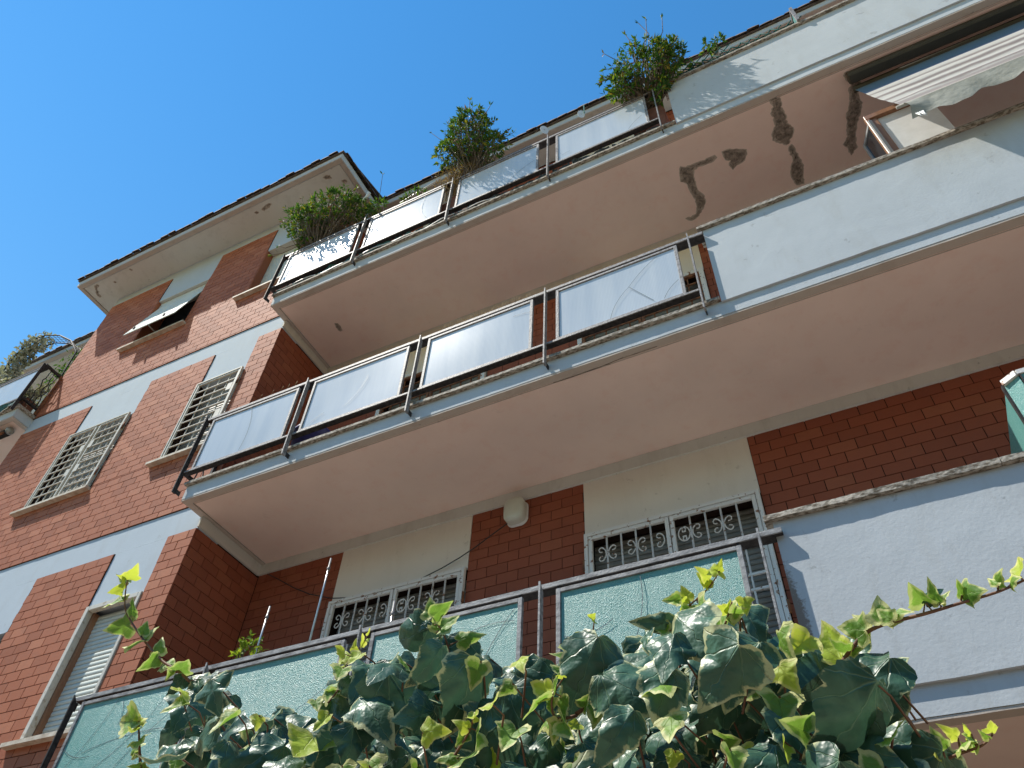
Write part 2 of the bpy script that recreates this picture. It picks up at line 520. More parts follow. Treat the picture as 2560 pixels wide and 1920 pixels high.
# ------------------------------------------------------------------ ground
g = MB()
g.add([(-400, -400, 0), (400, -400, 0), (400, 400, 0), (-400, 400, 0)], [(0, 1, 2, 3)])
go = g.build('ground', M['ground'])
go['kind'] = 'structure'
# added leafy mass behind the camera, out of view, blocking low sky light
tl = MB()
rq = random.Random(77)
nx, nz = 70, 9
vs_ = []
for i in range(nx + 1):
    top = 8.5 + 1.6 * math.sin(i * 0.55) + rq.uniform(-0.8, 0.8)
    for j in range(nz + 1):
        vs_.append((-45 + 85 * i / nx, -9.5 + rq.uniform(-0.9, 0.9) - 0.12 * j, top * j / nz + (rq.uniform(-0.3, 0.3) if j else 0)))
tl.add(vs_, [(i * (nz + 1) + j, i * (nz + 1) + j + 1, (i + 1) * (nz + 1) + j + 1, (i + 1) * (nz + 1) + j) for i in range(nx) for j in range(nz)])
to = tl.build('sky_blocker', simple('sky_blocker_foliage', (0.03, 0.06, 0.02), (0.07, 0.11, 0.04), 3, 0.8, 0, 0.8, 6))
to['kind'] = 'stuff'

# ------------------------------------------------------------------ apartment building
FW, BW = 3.90, 4.82
BLD = thing('apartment_building', 'brick and white plaster apartment building with three stacked balconies', 'building', (-3, 4.82, 0))
BR = []        # every facing brick: (wall key, x0, x1, z0, z1) collected here, built last

ROW, LEN = 0.1025, 0.20
def course(wall, u0, u1, ztop, zbot, phase, prow=0):
    r = 0
    z = ztop
    while z > zbot + 0.02:
        z2 = max(z - ROW, zbot)
        off = phase + (0.0 if (r + prow) % 2 == 0 else LEN / 2)
        k = math.floor((u0 - off) / LEN)
        u = off + k * LEN
        while u < u1 - 0.004:
            a, b = max(u, u0), min(u + LEN, u1)
            if b - a > 0.02:
                BR.append((wall, a, b, z2, z))
            u += LEN
        z -= ROW
        r += 1

def wall_holes(name, mat, parent, x0, x1, z0, z1, y0, y1, holes):
    xs = sorted({x0, x1, *[h[0] for h in holes], *[h[1] for h in holes]})
    zs = sorted({z0, z1, *[h[2] for h in holes], *[h[3] for h in holes]})
    m = MB()
    for i in range(len(xs) - 1):
        for j in range(len(zs) - 1):
            cx, cz = (xs[i] + xs[i + 1]) / 2, (zs[j] + zs[j + 1]) / 2
            if not any(h[0] < cx < h[1] and h[2] < cz < h[3] for h in holes):
                m.box(xs[i], xs[i + 1], y0, y1, zs[j], zs[j + 1])
    return m.build(name, mat, parent)

# --- wing front
WL, WR = -10.28, -5.52
wing_holes = []
for oz, zs_, ze_ in ((0, 7.22, 8.49), (-3.02, 4.12, 5.385)):
    wing_holes += [(-8.83, -7.74, zs_, ze_), (-6.60, -5.885, zs_, ze_)]
wing_holes += [(-8.86, -7.76, 10.36, 11.55), (-6.62, -5.885, 10.38, 11.58)]
wing_panels = []      # white plaster panels (x0,x1,z0,z1)
for zb0, zb1 in ((5.995, 6.32), (9.09, 9.405)):
    wing_panels.append((WL, WR, zb0, zb1))
for zt, zb in ((5.995, 5.385), (9.09, 8.49)):
    wing_panels += [(-8.84, -7.72, zb, zt), (-6.60, -5.885, zb, zt)]
wing_panels += [(-8.86, -7.76, 11.55, 12.20), (-6.62, -5.885, 11.58, 12.20), (WL, WR, 12.20, 12.45)]
wing_holes += [(a, min(b, WR - 0.013), c, d) for a, b, c, d in wing_panels]
WING = wall_holes('front_wall', M['mortar'], BLD, WL, WR - 0.013, 0.0, 12.45, FW + 0.008, FW + 0.30, wing_holes)
for a in wing_panels:
    m = MB()
    wobbly(m, a[0], a[1], FW + 0.014, FW + 0.298, a[2], a[3], amp=0.0010)
    m.build('plaster_band', M['white_band'], BLD)
def wing_bricks(x0, x1, zt, zb):
    course('wing', x0, x1, zt, zb, -5.604)
for zt, zb, win_t, win_b in ((5.993, 0.9, 5.385, 4.12), (9.088, 6.322, 8.49, 7.22)):
    wing_bricks(WL, -8.84, zt, win_b)
    wing_bricks(-7.72, -6.60, zt, win_b)
    wing_bricks(-5.885, WR, zt, win_b)
    n = round((zt - win_b) / ROW)
    course('wing', WL, WR, win_b - 0.002, zb, -5.604, n)
wing_bricks(WL, -8.86, 12.198, 10.36)
wing_bricks(-7.76, -6.62, 12.198, 10.36)
wing_bricks(-5.885, WR, 12.198, 10.36)
course('wing', WL, WR, 10.358, 9.407, -5.604, 1)

# --- side wall of the wing, facing the balconies (plane x = WR)
B('side_wall', M['mortar'], BLD, (WR - 0.30, WR - 0.008, FW + 0.302, BW + 0.3, 0, 12.45))
for zt, zb in ((5.993, 3.25), (9.088, 6.30), (12.45, 9.40)):
    course('side', FW, BW, zt, zb, 4.12, 0)
# --- loggia back wall
back_holes = []
WINX = ((-4.455, -3.015), (-1.915, -0.483))
for z0, z1 in ((3.30, 5.44), (6.33, 8.45), (9.45, 11.6)):
    for a, b in WINX:
        back_holes.append((a, b, z0, z1))
wall_holes('back_wall', M['mortar'], BLD, WR - 0.008, 5.0, 0.0, 12.45, BW + 0.008, BW + 0.3, back_holes)
for zt, zw, zb in ((6.02, 5.44, 3.26), (9.06, 8.45, 6.30), (12.4, 11.6, 9.4)):
    for a, b in ((WR, WINX[0][0]), (WINX[0][1], WINX[1][0]), (WINX[1][1], 3.2)):
        course('back', a, b, zt, zb, -2.924, 1)
    for a, b in WINX:
        m = MB()
        wobbly(m, a, b, BW - 0.004, BW + 0.02, zw, zt, amp=0.0015)
        m.build('plaster_panel', M['white_shade'], BLD)

# --- slabs, cornices, parapets and copings of the three balconies
FLOORS = (-3.01, 0.0, 3.10)
PARX = (-0.34, -0.297, -0.272)
rj = random.Random(3)
for fi, oz in enumerate(FLOORS):
    zs_ = 6.13 + oz
    m = MB()
    wobbly(m, -5.54, 5.0, 3.64, BW + 0.005, zs_ + 0.012, 6.300 + oz, seg=0.09, amp=0.0025, rng=rj)
    m.build('balcony_slab', M['white'], BLD)
    m = MB()
    m.box(-5.455, 5.0, 3.722, BW, zs_ + 0.006, zs_ + 0.011)
    m.build('soffit', M['soffit'], BLD)
    m = MB()
    wobbly(m, -5.538, 5.0, 3.643, 3.712, zs_ - 0.008, zs_ + 0.010, seg=0.07, amp=0.003, rng=rj)
    m.box(-5.538, -5.462, 3.714, BW, zs_ - 0.006, zs_ + 0.010)
    m.build('soffit_bead', M['bead'], BLD)
    # drip groove beside the bead
    m = MB()
    m.box(-5.452, 5.0, 3.728, 3.735, zs_ + 0.002, zs_ + 0.0055)
    m.build('drip_line', M['bead'], BLD)
    m = MB()
    wobbly(m, WR, 5.0, BW - 0.022, BW + 0.01, zs_ - 0.115 if fi else 3.0, zs_ + 0.004, amp=0.002, rng=rj)
    m.box(WR - 0.002, WR + 0.02, FW + 0.001, BW - 0.023, zs_ - 0.125, zs_ + 0.004)
    m.build('cornice', M['eave'], BLD)
    # coping slabs of marble along the open part
    x = -5.555
    px_ = PARX[fi]
    while x < px_ - 0.01:
        x2 = min(x + 1.31, px_ - 0.003)
        m = MB()
        wobbly(m, x, x2 - 0.004, 3.603, 3.95, 6.303 + oz, 6.331 + oz, seg=0.05, amp=0.0016, rng=rj, yamp=0.8)
        m.build('coping', M['coping'], BLD)
        x = x2
    # parapet
    m = MB()
    wobbly(m, px_, 5.0, 3.62, 3.76, 6.282 + oz, 7.271 + oz, seg=0.07, amp=0.003, rng=rj)
    m.build('parapet', M['white'] if fi else edge_stained('edge_stained_plaster', 'white', px_, 4.25, 3.7), BLD)
    x = px_ - 0.04
    while x < 5.0:
        x2 = min(x + 1.18, 5.0)
        m = MB()
        wobbly(m, x, x2 - 0.004, 3.588, 3.79, 7.274 + oz, 7.308 + oz, seg=0.045, amp=0.002, rng=rj, yamp=1.0)
        m.build('coping', M['coping'], BLD)
        x = x2
# small sloped plaster shoulders where the slab meets the wing
# --- eaves and roof
def eave(name, x0, x1, y0, y1, label=None, left=False, right=False):
    e = MB()
    wobbly(e, x0, x1, y0, y1, 12.455, 12.575, seg=0.12, amp=0.002)
    eo = e.build('eave', M['white'], BLD)
    m = MB()
    m.box(x0 + 0.09, x1 - (0.09 if right else 0), y0 + 0.09, y1, 12.446, 12.453)
    m.build('eave_soffit', M['eave'], BLD)
    m = MB()
    m.box(x0 + 0.003, x1 - 0.003, y0 + 0.003, y0 + 0.075, 12.432, 12.4545)
    if left:
        m.box(x0 + 0.003, x0 + 0.075, y0 + 0.077, y1, 12.433, 12.4545)
    if right:
        m.box(x1 - 0.075, x1 - 0.003, y0 + 0.077, y1, 12.433, 12.4545)
    m.build('eave_bead', M['bead'], BLD)
    return eo

eave('wing', -10.75, -5.10, 3.39, 6.5, left=True, right=True)
eave('main', -5.095, 5.5, 4.36, 7.0)
eave('far', -18, -10.755, 4.38, 7.0)
# roof boards with clay tiles along the edge
rb = MB()
rb.add([(-10.78, 3.36, 12.577), (-5.07, 3.36, 12.577), (-5.07, 9, 13.9), (-10.78, 9, 13.9), (-10.78, 3.36, 12.60), (-5.07, 3.36, 12.60), (-5.07, 9, 13.95), (-10.78, 9, 13.95)],
       [(0, 1, 2, 3), (4, 5, 6, 7), (0, 1, 5, 4), (1, 2, 6, 5), (2, 3, 7, 6), (3, 0, 4, 7)])
rb.build('roof', M['tile_roof'], BLD)
for a, b in ((-5.065, 5.6), (-18.2, -10.785)):
    rb = MB()
    rb.add([(a, 4.33, 12.577), (b, 4.33, 12.577), (b, 9, 13.7), (a, 9, 13.7), (a, 4.33, 12.60), (b, 4.33, 12.60), (b, 9, 13.75), (a, 9, 13.75)],
           [(0, 1, 2, 3), (4, 5, 6, 7), (0, 1, 5, 4), (1, 2, 6, 5), (2, 3, 7, 6), (3, 0, 4, 7)])
    rb.build('roof', M['tile_roof'], BLD)
tm = MB()
prof = [(math.cos(math.pi * k / 6) * 0.084, math.sin(math.pi * k / 6) * 0.024) for k in range(7)]
tv = [(px, 0, pz) for px, pz in prof] + [(px * 0.8, 0.42, pz * 0.8 + 0.09) for px, pz in prof]
tm.add(tv, [(k, k + 1, k + 8, k + 7) for k in range(6)] + [tuple(range(6, -1, -1))], True)
tile0 = tm.build('roof_tile', M['tile_roof'], BLD, None)
tile_me = tile0.data
tile0.location = (-10.70, 3.33, 12.601)
rt = random.Random(5)
def tiles(x0, x1, y):
    x = x0
    while x < x1:
        o = inst('roof_tile', tile_me, BLD, (x, y + rt.uniform(-0.012, 0.012), 12.60 + rt.uniform(-0.004, 0.006)))
        o.rotation_euler = (0, rt.uniform(-0.05, 0.05), rt.uniform(-0.03, 0.03))
        x += 0.165
tiles(-10.53, -5.10, 3.33)
tiles(-4.98, 2.4, 4.30)
tiles(-14.5, -10.85, 4.32)
y = 3.5
while y < 4.6:
    inst('roof_tile', tile_me, BLD, (-5.04, y, 12.60), (0, 0, math.radians(90)))
    y += 0.165

# --- mirrored far balcony left of the wing
m = MB()
wobbly(m, -16, -10.262, 3.64, BW, 9.242, 9.40, seg=0.12, amp=0.002)
m.build('balcony_slab', M['white'], BLD)
B('soffit', M['soffit'], BLD, (-16, -10.35, 3.722, BW, 9.236, 9.241))
B('soffit_bead', M['bead'], BLD, (-16, -10.264, 3.643, 3.712, 9.222, 9.2405), (-10.34, -10.264, 3.714, FW, 9.223, 9.2405))
B('coping', M['coping'], BLD, (-16, -10.225, 3.60, FW - 0.003, 9.402, 9.448))
B('back_wall', M['eave'], BLD, (-18, WL - 0.002, BW, BW + 0.3, 0, 12.445))
B('balcony_slab', M['white'], BLD, (-16, WL - 0.003, 3.64, BW - 0.002, 6.14, 6.29))

# ------------------------------------------------------------------ windows of the wing
def slats(parent, me_mat, x0, x1, zt, zb, y, pitch, tilt=None, y_out=0.0):
    """Roller shutter slats from zt down to zb; y_out swings the foot outwards."""
    w = x1 - x0
    m = MB()
    h = pitch * 0.94
    p = [(0, -h / 2), (-0.004, -h * 0.42), (-0.006, 0.0), (-0.004, h * 0.42), (0, h / 2)]
    vs_ = [(-w / 2, a, b) for a, b in p] + [(w / 2, a, b) for a, b in p]
    fs = [(i, i + 5, i + 6, i + 1) for i in range(4)]
    vs_ += [(-w / 2, 0.006, -h / 2), (w / 2, 0.006, -h / 2), (-w / 2, 0.006, h / 2), (w / 2, 0.006, h / 2)]
    fs += [(0, 10, 11, 5), (4, 9, 13, 12), (10, 12, 13, 11)]
    m.add(vs_, fs, True)
    o = m.build('slat', me_mat, parent)
    me = o.data
    n = int((zt - zb) / pitch)
    for i in range(n):
        z = zt - pitch * (i + 0.5)
        f = (i + 0.5) / n
        yy = y - y_out * max(0.0, f - 0.12) / 0.88
        ang = math.atan2(y_out, (zt - zb)) if f > 0.12 else 0.0
        if i == 0:
            o.location = ((x0 + x1) / 2, yy, z)
            q = o
        else:
            q = inst('slat', me, parent, ((x0 + x1) / 2, yy, z))
        q.rotation_euler = (-ang, 0, 0)

def frame_boxes(x0, x1, z0, z1, y0, y1, w):
    return [(x0, x0 + w, y0, y1, z0, z1), (x1 - w, x1, y0, y1, z0, z1), (x0 + w, x1 - w, y0, y1, z1 - w, z1), (x0 + w, x1 - w, y0, y1, z0, z0 + w)]

def sill(parent, x0, x1, z, y=FW):
    m = MB()
    wobbly(m, x0, x1, y - 0.065, y + 0.15, z - 0.035, z - 0.001, seg=0.2, amp=0.002)
    return m.build('sill', M['sill'], parent)

def window(x0, x1, z0, z1, y=FW):
    w = B('window', M['dark'], BLD, (x0, x1, y + 0.24, y + 0.26, z0, z1))
    return w

# first floor window with half lit shutter
w1 = window(-6.595, -5.885, 4.12, 5.385)
B('frame', M['beige_paint'], w1, (-6.595, -6.545, FW - 0.012, FW + 0.05, 4.12, 5.385), (-5.925, -5.886, FW - 0.012, FW + 0.05, 4.12, 5.385), (-6.545, -5.925, FW - 0.012, FW + 0.05, 5.335, 5.385), bevel=0.004)
for a in (-6.545, -5.955):
    B('reveal', M['brown_frame'], w1, (a, a + 0.03, FW + 0.05, FW + 0.13, 4.12, 5.335))
slats(w1, M['shutter'], -6.515, -5.955, 5.33, 4.16, FW + 0.105, 0.0455)
sill(w1, -6.72, -5.80, 4.12)
w1b = window(-8.83, -7.72, 4.12, 5.30)
B('frame', M['steel_dark'], w1b, *frame_boxes(-8.83, -7.72, 4.12, 5.30, FW + 0.01, FW + 0.06, 0.05))
slats(w1b, M['shutter'], -8.78, -7.77, 5.25, 4.2, FW + 0.105, 0.0455)
sill(w1b, -8.98, -7.62, 4.12)
for (a, b) in ((-8.83, -7.74), (-6.60, -5.885)):
    w = window(a, b, 7.22, 8.49)
    slats(w, M['shutter_grey'], a + 0.02, b - 0.02, 8.47, 7.24, FW + 0.12, 0.0455)
    sill(w, a - 0.16, b + 0.04, 7.22)
# top floor: shutter pushed out as an awning, and a plain one
w4 = window(-8.86, -7.76, 10.36, 11.55)
for a in (-8.86, -7.775):
    B('reveal', M['brick'], w4, (a, a + 0.015, FW + 0.005, FW + 0.235, 10.36, 11.548))
B('lintel_soffit', M['eave'], w4, (-8.84, -7.78, FW + 0.01, FW + 0.235, 11.535, 11.549))
slats(w4, M['shutter'], -8.83, -7.79, 11.53, 10.41, FW + 0.06, 0.0455, y_out=0.24)
for k in (-8.6, -8.0):
    B('stop', M['black'], w4, (k - 0.012, k + 0.012, 3.685, 3.705, 10.45, 10.50))
B('prop_arm', M['steel'], w4, (-8.32, -8.305, 3.73, 4.1, 10.43, 10.415))
sill(w4, -9.03, -7.70, 10.36)
w5 = window(-6.62, -5.885, 10.38, 11.58)
for a in (-6.62, -5.90):
    B('reveal', M['brick'], w5, (a, a + 0.015, FW + 0.005, FW + 0.235, 10.38, 11.578))
B('lintel_soffit', M['eave'], w5, (-6.60, -5.905, FW + 0.01, FW + 0.235, 11.565, 11.579))
slats(w5, M['shutter'], -6.60, -5.905, 11.56, 10.62, FW + 0.13, 0.0455)
B('stop', M['black'], w5, (-6.40, -6.376, FW + 0.095, FW + 0.115, 10.64, 10.69))
sill(w5, -6.77, -5.80, 10.38)

# loggia windows with shutters
for fi, (z0, z1) in enumerate(((3.30, 5.44), (6.33, 8.45))):
    for a, b in WINX:
        w = B('window', M['dark'], BLD, (a, b, BW + 0.24, BW + 0.26, z0, z1))
        slats(w, M['shutter_grey'], a + 0.03, b - 0.03, z1 - 0.02, z1 - 1.2, BW + 0.13, 0.0455)

# ------------------------------------------------------------------ window grilles (bolted on)
def grid_grille(name, label, x0, x1, z0, z1, leaves, y=FW):
    t = thing('window_grille', label, 'window grille', ((x0 + x1) / 2, y, z0), 'beige grid grilles on the wing windows')
    mt = M['beige_paint']
    B('frame', mt, t, *frame_boxes(x0, x1, z0, z1, y - 0.035, y - 0.006, 0.022), bevel=0.003)
    xs = [x0 + (x1 - x0) * k / leaves for k in range(leaves + 1)]
    for li in range(leaves):
        a, b = xs[li] + 0.028, xs[li + 1] - 0.028
        B('leaf_frame', mt, t, *frame_boxes(a, b, z0 + 0.026, z1 - 0.026, y - 0.028, y - 0.004, 0.024), bevel=0.003)
        n = 9
        for k in range(1, n):
            z = z0 + 0.05 + (z1 - z0 - 0.1) * k / n
            B('bar', mt, t, (a + 0.024, b - 0.024, y - 0.024, y - 0.010, z - 0.0055, z + 0.0055))
        nv = 4
        for k in range(1, nv):
            x = a + (b - a) * k / nv
            # verticals run behind the horizontals with offset links like the real weave
            B('bar', mt, t, (x - 0.0045, x + 0.0045, y - 0.009, y + 0.003, z0 + 0.05, z1 - 0.05))
    if leaves == 2:
        for z in (0.30, 0.62):
            zz = z0 + (z1 - z0) * z
            B('lock_plate', mt, t, (xs[1] - 0.11, xs[1] - 0.032, y - 0.030, y - 0.0285, zz, zz + 0.12))
            B('lock_plate', mt, t, (xs[1] + 0.032, xs[1] + 0.11, y - 0.030, y - 0.0285, zz + 0.03, zz + 0.15))
    else:
        for z in (0.34, 0.70):
            zz = z0 + (z1 - z0) * z
            B('lock_plate', mt, t, (x1 - 0.13, x1 - 0.052, y - 0.030, y - 0.0285, zz, zz + 0.12))
    for zz in (z0 + 0.25, z1 - 0.25):
        for xx in (x0 - 0.008, x1 + 0.008):
            m = MB()
            m.tube([(xx, y - 0.025, zz - 0.05), (xx, y - 0.025, zz + 0.05)], 0.011, 6)
            m.build('hinge', M['rust'], t)
    return t

grid_grille('window_grille', 'wide two-leaf beige grid grille on the left wing window', -8.835, -7.745, 7.225, 8.485, 2)
grid_grille('window_grille', 'narrow single-leaf beige grid grille beside the middle railing end', -6.61, -5.885, 7.225, 8.49, 1)

def scroll_pts(cx, cz, y, s, side):
    """Forged C scroll, opening away from the upright; side is -1 or +1."""
    pts = []
    for k in range(19):
        a = math.radians(-150 + 300 * k / 18)
        pts.append((cx + side * (0.045 - 0.045 * math.cos(a) * 1.0) * s, y, cz + math.sin(a) * 0.062 * s))
    # curl the ends inwards
    def curl(p, sg):
        out = []
        for k in range(1, 9):
            a = k * 0.62
            r = 0.022 * s * (1 - k * 0.075)
            out.append((p[0] - side * math.sin(a) * r * 1.0, y, p[2] + sg * (-(1 - math.cos(a))) * r))
        return out
    pts = []
    for k in range(13):
        a = math.radians(-78 + 156 * k / 12)
        pts.append((cx + side * (0.012 + 0.052 * (1 - math.cos(a))) * s, y, cz + math.sin(a) * 0.070 * s))
    e0, e1 = pts[0], pts[-1]
    c0 = [(e0[0] + side * 0.024 * s * math.sin(q), y, e0[2] + 0.024 * s * (1 - math.cos(q))) for q in [0.7 * k for k in range(1, 6)]]
    c1 = [(e1[0] + side * 0.024 * s * math.sin(q), y, e1[2] - 0.024 * s * (1 - math.cos(q))) for q in [0.7 * k for k in range(1, 6)]]
    return list(reversed(c0)) + pts + c1

def scroll_grille(label, x0, x1, z0, z1, y, mat, rusty=False):
    t = thing('window_grille', label, 'window grille', ((x0 + x1) / 2, y, z0), 'scrolled iron grilles in the ground loggia')
    B('frame', mat, t, *frame_boxes(x0, x1, z0, z1, y - 0.045, y - 0.008, 0.032), bevel=0.003)
    xm = (x0 + x1) / 2
    for a, b in ((x0 + 0.036, xm - 0.004), (xm + 0.004, x1 - 0.036)):
        B('leaf_frame', mat, t, *frame_boxes(a, b, z0 + 0.036, z1 - 0.036, y - 0.040, y - 0.010, 0.032), bevel=0.003)
        n = 5
        w = (b - a - 0.064) / n
        for k in range(1, n):
            x = a + 0.032 + w * k
            m = MB()
            m.tube([(x, y - 0.025, z0 + 0.06), (x, y - 0.025, z1 - 0.06)], 0.0085, 6)
            m.build('bar', mat, t)
            if k % 2 == 1:
                for sd in (-1, 1):
                    m = MB()
                    m.tube(scroll_pts(x, z1 - 0.225, y - 0.025, 0.92, sd), 0.0055, 5)
                    m.build('scroll', mat, t)
        for z in (z1 - 0.70, z1 - 0.82):
            B('bar', mat, t, (a + 0.03, b - 0.03, y - 0.034, y - 0.016, z - 0.009, z + 0.009))
    for sd, e in ((1, xm - 0.045), (-1, xm + 0.045)):
        m = MB()
        m.tube(scroll_pts(e, z1 - 0.225, y - 0.025, 0.92, -sd), 0.0055, 5)
        m.build('scroll', mat, t)
    for zz in (z1 - 0.30, z1 - 1.0):
        for xx in (x0 - 0.006, x1 + 0.006):
            m = MB()
            m.tube([(xx, y - 0.035, zz - 0.05), (xx, y - 0.035, zz + 0.05)], 0.013, 6)
            m.build('hinge', M['rust'], t)
    return t

scroll_grille('rusty white scroll grille below the cable, left in the lowest loggia', -4.455, -3.02, 3.32, 5.435, BW, M['ivory'])
scroll_grille('rusty white scroll grille beside the lowest parapet', -1.912, -0.486, 3.32, 5.445, BW, M['ivory'])

def rusty_grille(label, x0, x1, z0, z1, y):
    t = thing('window_grille', label, 'window grille', ((x0 + x1) / 2, y, z0), 'rusted grid grilles behind the middle railing')
    B('frame', M['ivory'], t, *frame_boxes(x0, x1, z0, z1, y - 0.045, y - 0.008, 0.05), bevel=0.003)
    xm = (x0 + x1) / 2
    for a, b in ((x0 + 0.054, xm - 0.004), (xm + 0.004, x1 - 0.054)):
        B('leaf_frame', M['rust'], t, *frame_boxes(a, b, z0 + 0.054, z1 - 0.054, y - 0.040, y - 0.010, 0.03))
        for k in range(1, 5):
            x = a + (b - a) * k / 5
            B('bar', M['rust'], t, (x - 0.007, x + 0.007, y - 0.020, y - 0.008, z0 + 0.08, z1 - 0.08))
        for k in range(1, 15):
            z = z0 + 0.08 + (z1 - z0 - 0.16) * k / 15
            B('bar', M['rust'], t, (a + 0.03, b - 0.03, y - 0.034, y - 0.021, z - 0.007, z + 0.007))
    return t
rusty_grille('rusted grid grille behind the middle railing, second pane from the left', -4.455, -3.02, 6.35, 8.44, BW)
rusty_grille('rust streaked grid grille behind the middle railing next to the parapet', -1.912, -0.486, 6.35, 8.44, BW)

# ------------------------------------------------------------------ balcony railings
POSTX = (-5.60, -4.29, -2.99, -1.71, -0.42)
PANX = ((-5.49, -4.43), (-4.19, -3.145), (-2.885, -1.865), (-1.59, -0.553))
def ribbon(pts, y, w=0.0035):
    m = MB()
    vs_ = []
    for i, (x, z) in enumerate(pts):
        a, b = pts[max(i - 1, 0)], pts[min(i + 1, len(pts) - 1)]
        d = Vector((b[0] - a[0], b[1] - a[1]))
        d.normalize()
        nx, nz = -d.y * w / 2, d.x * w / 2
        vs_ += [(x + nx, y, z + nz), (x - nx, y, z - nz)]
    m.add(vs_, [(2 * i, 2 * i + 1, 2 * i + 3, 2 * i + 2) for i in range(len(pts) - 1)])
    return m

def arc(p0, p1, bend, n=9):
    out = []
    d = Vector((p1[0] - p0[0], p1[1] - p0[1]))
    nrm = Vector((-d.y, d.x))
    for i in range(n):
        f = i / (n - 1)
        k = bend * 4 * f * (1 - f)
        out.append((p0[0] + d.x * f + nrm.x * k, p0[1] + d.y * f + nrm.y * k))
    return out

def railing(label, oz, steel, pane_m, cracks, posts=POSTX, pans=PANX, end_right=-0.30):
    t = thing('balcony_railing', label, 'railing', (posts[0], 3.585, 6.20 + oz), 'steel railings with glass panes')
    dark = M['steel_dark']
    for i, x in enumerate(posts):
        m = MB()
        # flat plate set edge-on, top cut on the slant
        m.add([(x - 0.006, 3.545, 6.19 + oz), (x + 0.006, 3.545, 6.19 + oz), (x + 0.006, 3.59, 6.19 + oz), (x - 0.006, 3.59, 6.19 + oz),
               (x - 0.006, 3.545, 7.205 + oz), (x + 0.006, 3.545, 7.205 + oz), (x + 0.006, 3.59, 7.15 + oz), (x - 0.006, 3.59, 7.15 + oz)],
              [(3, 2, 1, 0), (4, 5, 6, 7), (0, 1, 5, 4), (1, 2, 6, 5), (2, 3, 7, 6), (3, 0, 4, 7)])
        p = m.build('post', steel if i else dark, t)
        B('bracket', dark, p, (x - 0.005, x + 0.005, 3.591, 3.638, 6.20 + oz, 6.245 + oz), (x - 0.011, x - 0.0062, 3.57, 3.61, 7.10 + oz, 7.165 + oz), (x - 0.011, x - 0.0062, 3.57, 3.61, 6.44 + oz, 6.49 + oz))
    x0 = posts[0] - 0.02
    B('handrail', steel, t, (x0, end_right, 3.574, 3.584, 7.166 + oz, 7.197 + oz))
    B('handrail_shade', dark, t, (x0, end_right, 3.5845, 3.668, 7.172 + oz, 7.195 + oz))  # dark box standing in for the shade under the handrail
    B('bottom_rail', steel, t, (x0, posts[-1] + 0.0, 3.574, 3.582, 6.444 + oz, 6.464 + oz))
    B('bottom_rail_shade', dark, t, (x0, posts[-1] + 0.0, 3.5825, 3.628, 6.436 + oz, 6.462 + oz))  # back of the rail coloured dark, as its shaded underside
    # return rails at the left end, back to the wing
    B('return_rail', dark, t, (x0, x0 + 0.035, 3.667, FW - 0.003, 7.168 + oz, 7.196 + oz), (x0, x0 + 0.035, 3.627, FW - 0.003, 6.437 + oz, 6.464 + oz), (x0 + 0.002, x0 + 0.032, FW - 0.04, FW - 0.005, 6.466 + oz, 7.166 + oz))
    for k in range(2):
        yb = 3.70 + 0.08 * k
        m = MB()
        m.tube([(x0 + 0.017, yb, 6.34 + oz), (x0 + 0.017, yb + 0.02, 6.55 + oz), (x0 + 0.017, yb - 0.02, 6.68 + oz), (x0 + 0.017, yb + 0.025, 6.82 + oz), (x0 + 0.017, yb, 7.0 + oz), (x0 + 0.017, yb, 7.167 + oz)], 0.008, 5)
        m.build('ornamental_bar', dark, t)
    for i, (a, b) in enumerate(pans):
        z0, z1 = 6.466 + oz, 7.148 + oz
        fr = B('pane_frame', steel, t, (a - 0.028, a, 3.577, 3.603, z0, z1), (b, b + 0.028, 3.577, 3.603, z0, z1), (a, b, 3.577, 3.603, z1 - 0.026, z1), (a, b, 3.577, 3.603, z0, z0 + 0.016), bevel=0.002)
        B('hanger', dark, t, (a - 0.02, a - 0.006, 3.58, 3.60, z1, 7.167 + oz), (b + 0.006, b + 0.02, 3.58, 3.60, z1, 7.167 + oz))
        m = MB()
        # slightly bowed sheet
        nx, nz = 14, 4
        sx = rj.uniform(-0.003, 0.003)
        vs_, fs = [], []
        for yy in (0, 1):
            for jx in range(nx + 1):
                for jz in range(nz + 1):
                    u, v = jx / nx, jz / nz
                    bow = 0.005 * math.sin(math.pi * u) * math.sin(math.pi * v) * (1 if i % 2 else -1) + sx * (v - 0.5)
                    vs_.append((a + 0.002 + (b - a - 0.004) * u, 3.588 + bow + 0.005 * yy, z0 + 0.018 + (z1 - z0 - 0.046) * v))
        K = (nx + 1) * (nz + 1)
        for jx in range(nx):
            for jz in range(nz):
                q = jx * (nz + 1) + jz
                fs.append((q, q + nz + 1, q + nz + 2, q + 1))
                fs.append((K + q, K + q + 1, K + q + nz + 2, K + q + nz + 1))
        m.add(vs_, fs, True)
        pn = m.build('glass_pane', pane_m, t)
        for (ci, p0, p1, bend) in cracks:
            if ci == i:
                q0 = (a + (b - a) * p0[0], z0 + 0.02 + (z1 - z0 - 0.05) * p0[1])
                q1 = (a + (b - a) * p1[0], z0 + 0.02 + (z1 - z0 - 0.05) * p1[1])
                ribbon(arc(q0, q1, bend), 3.5815, 0.0045).build('crack', M['crack'], pn)
    return t

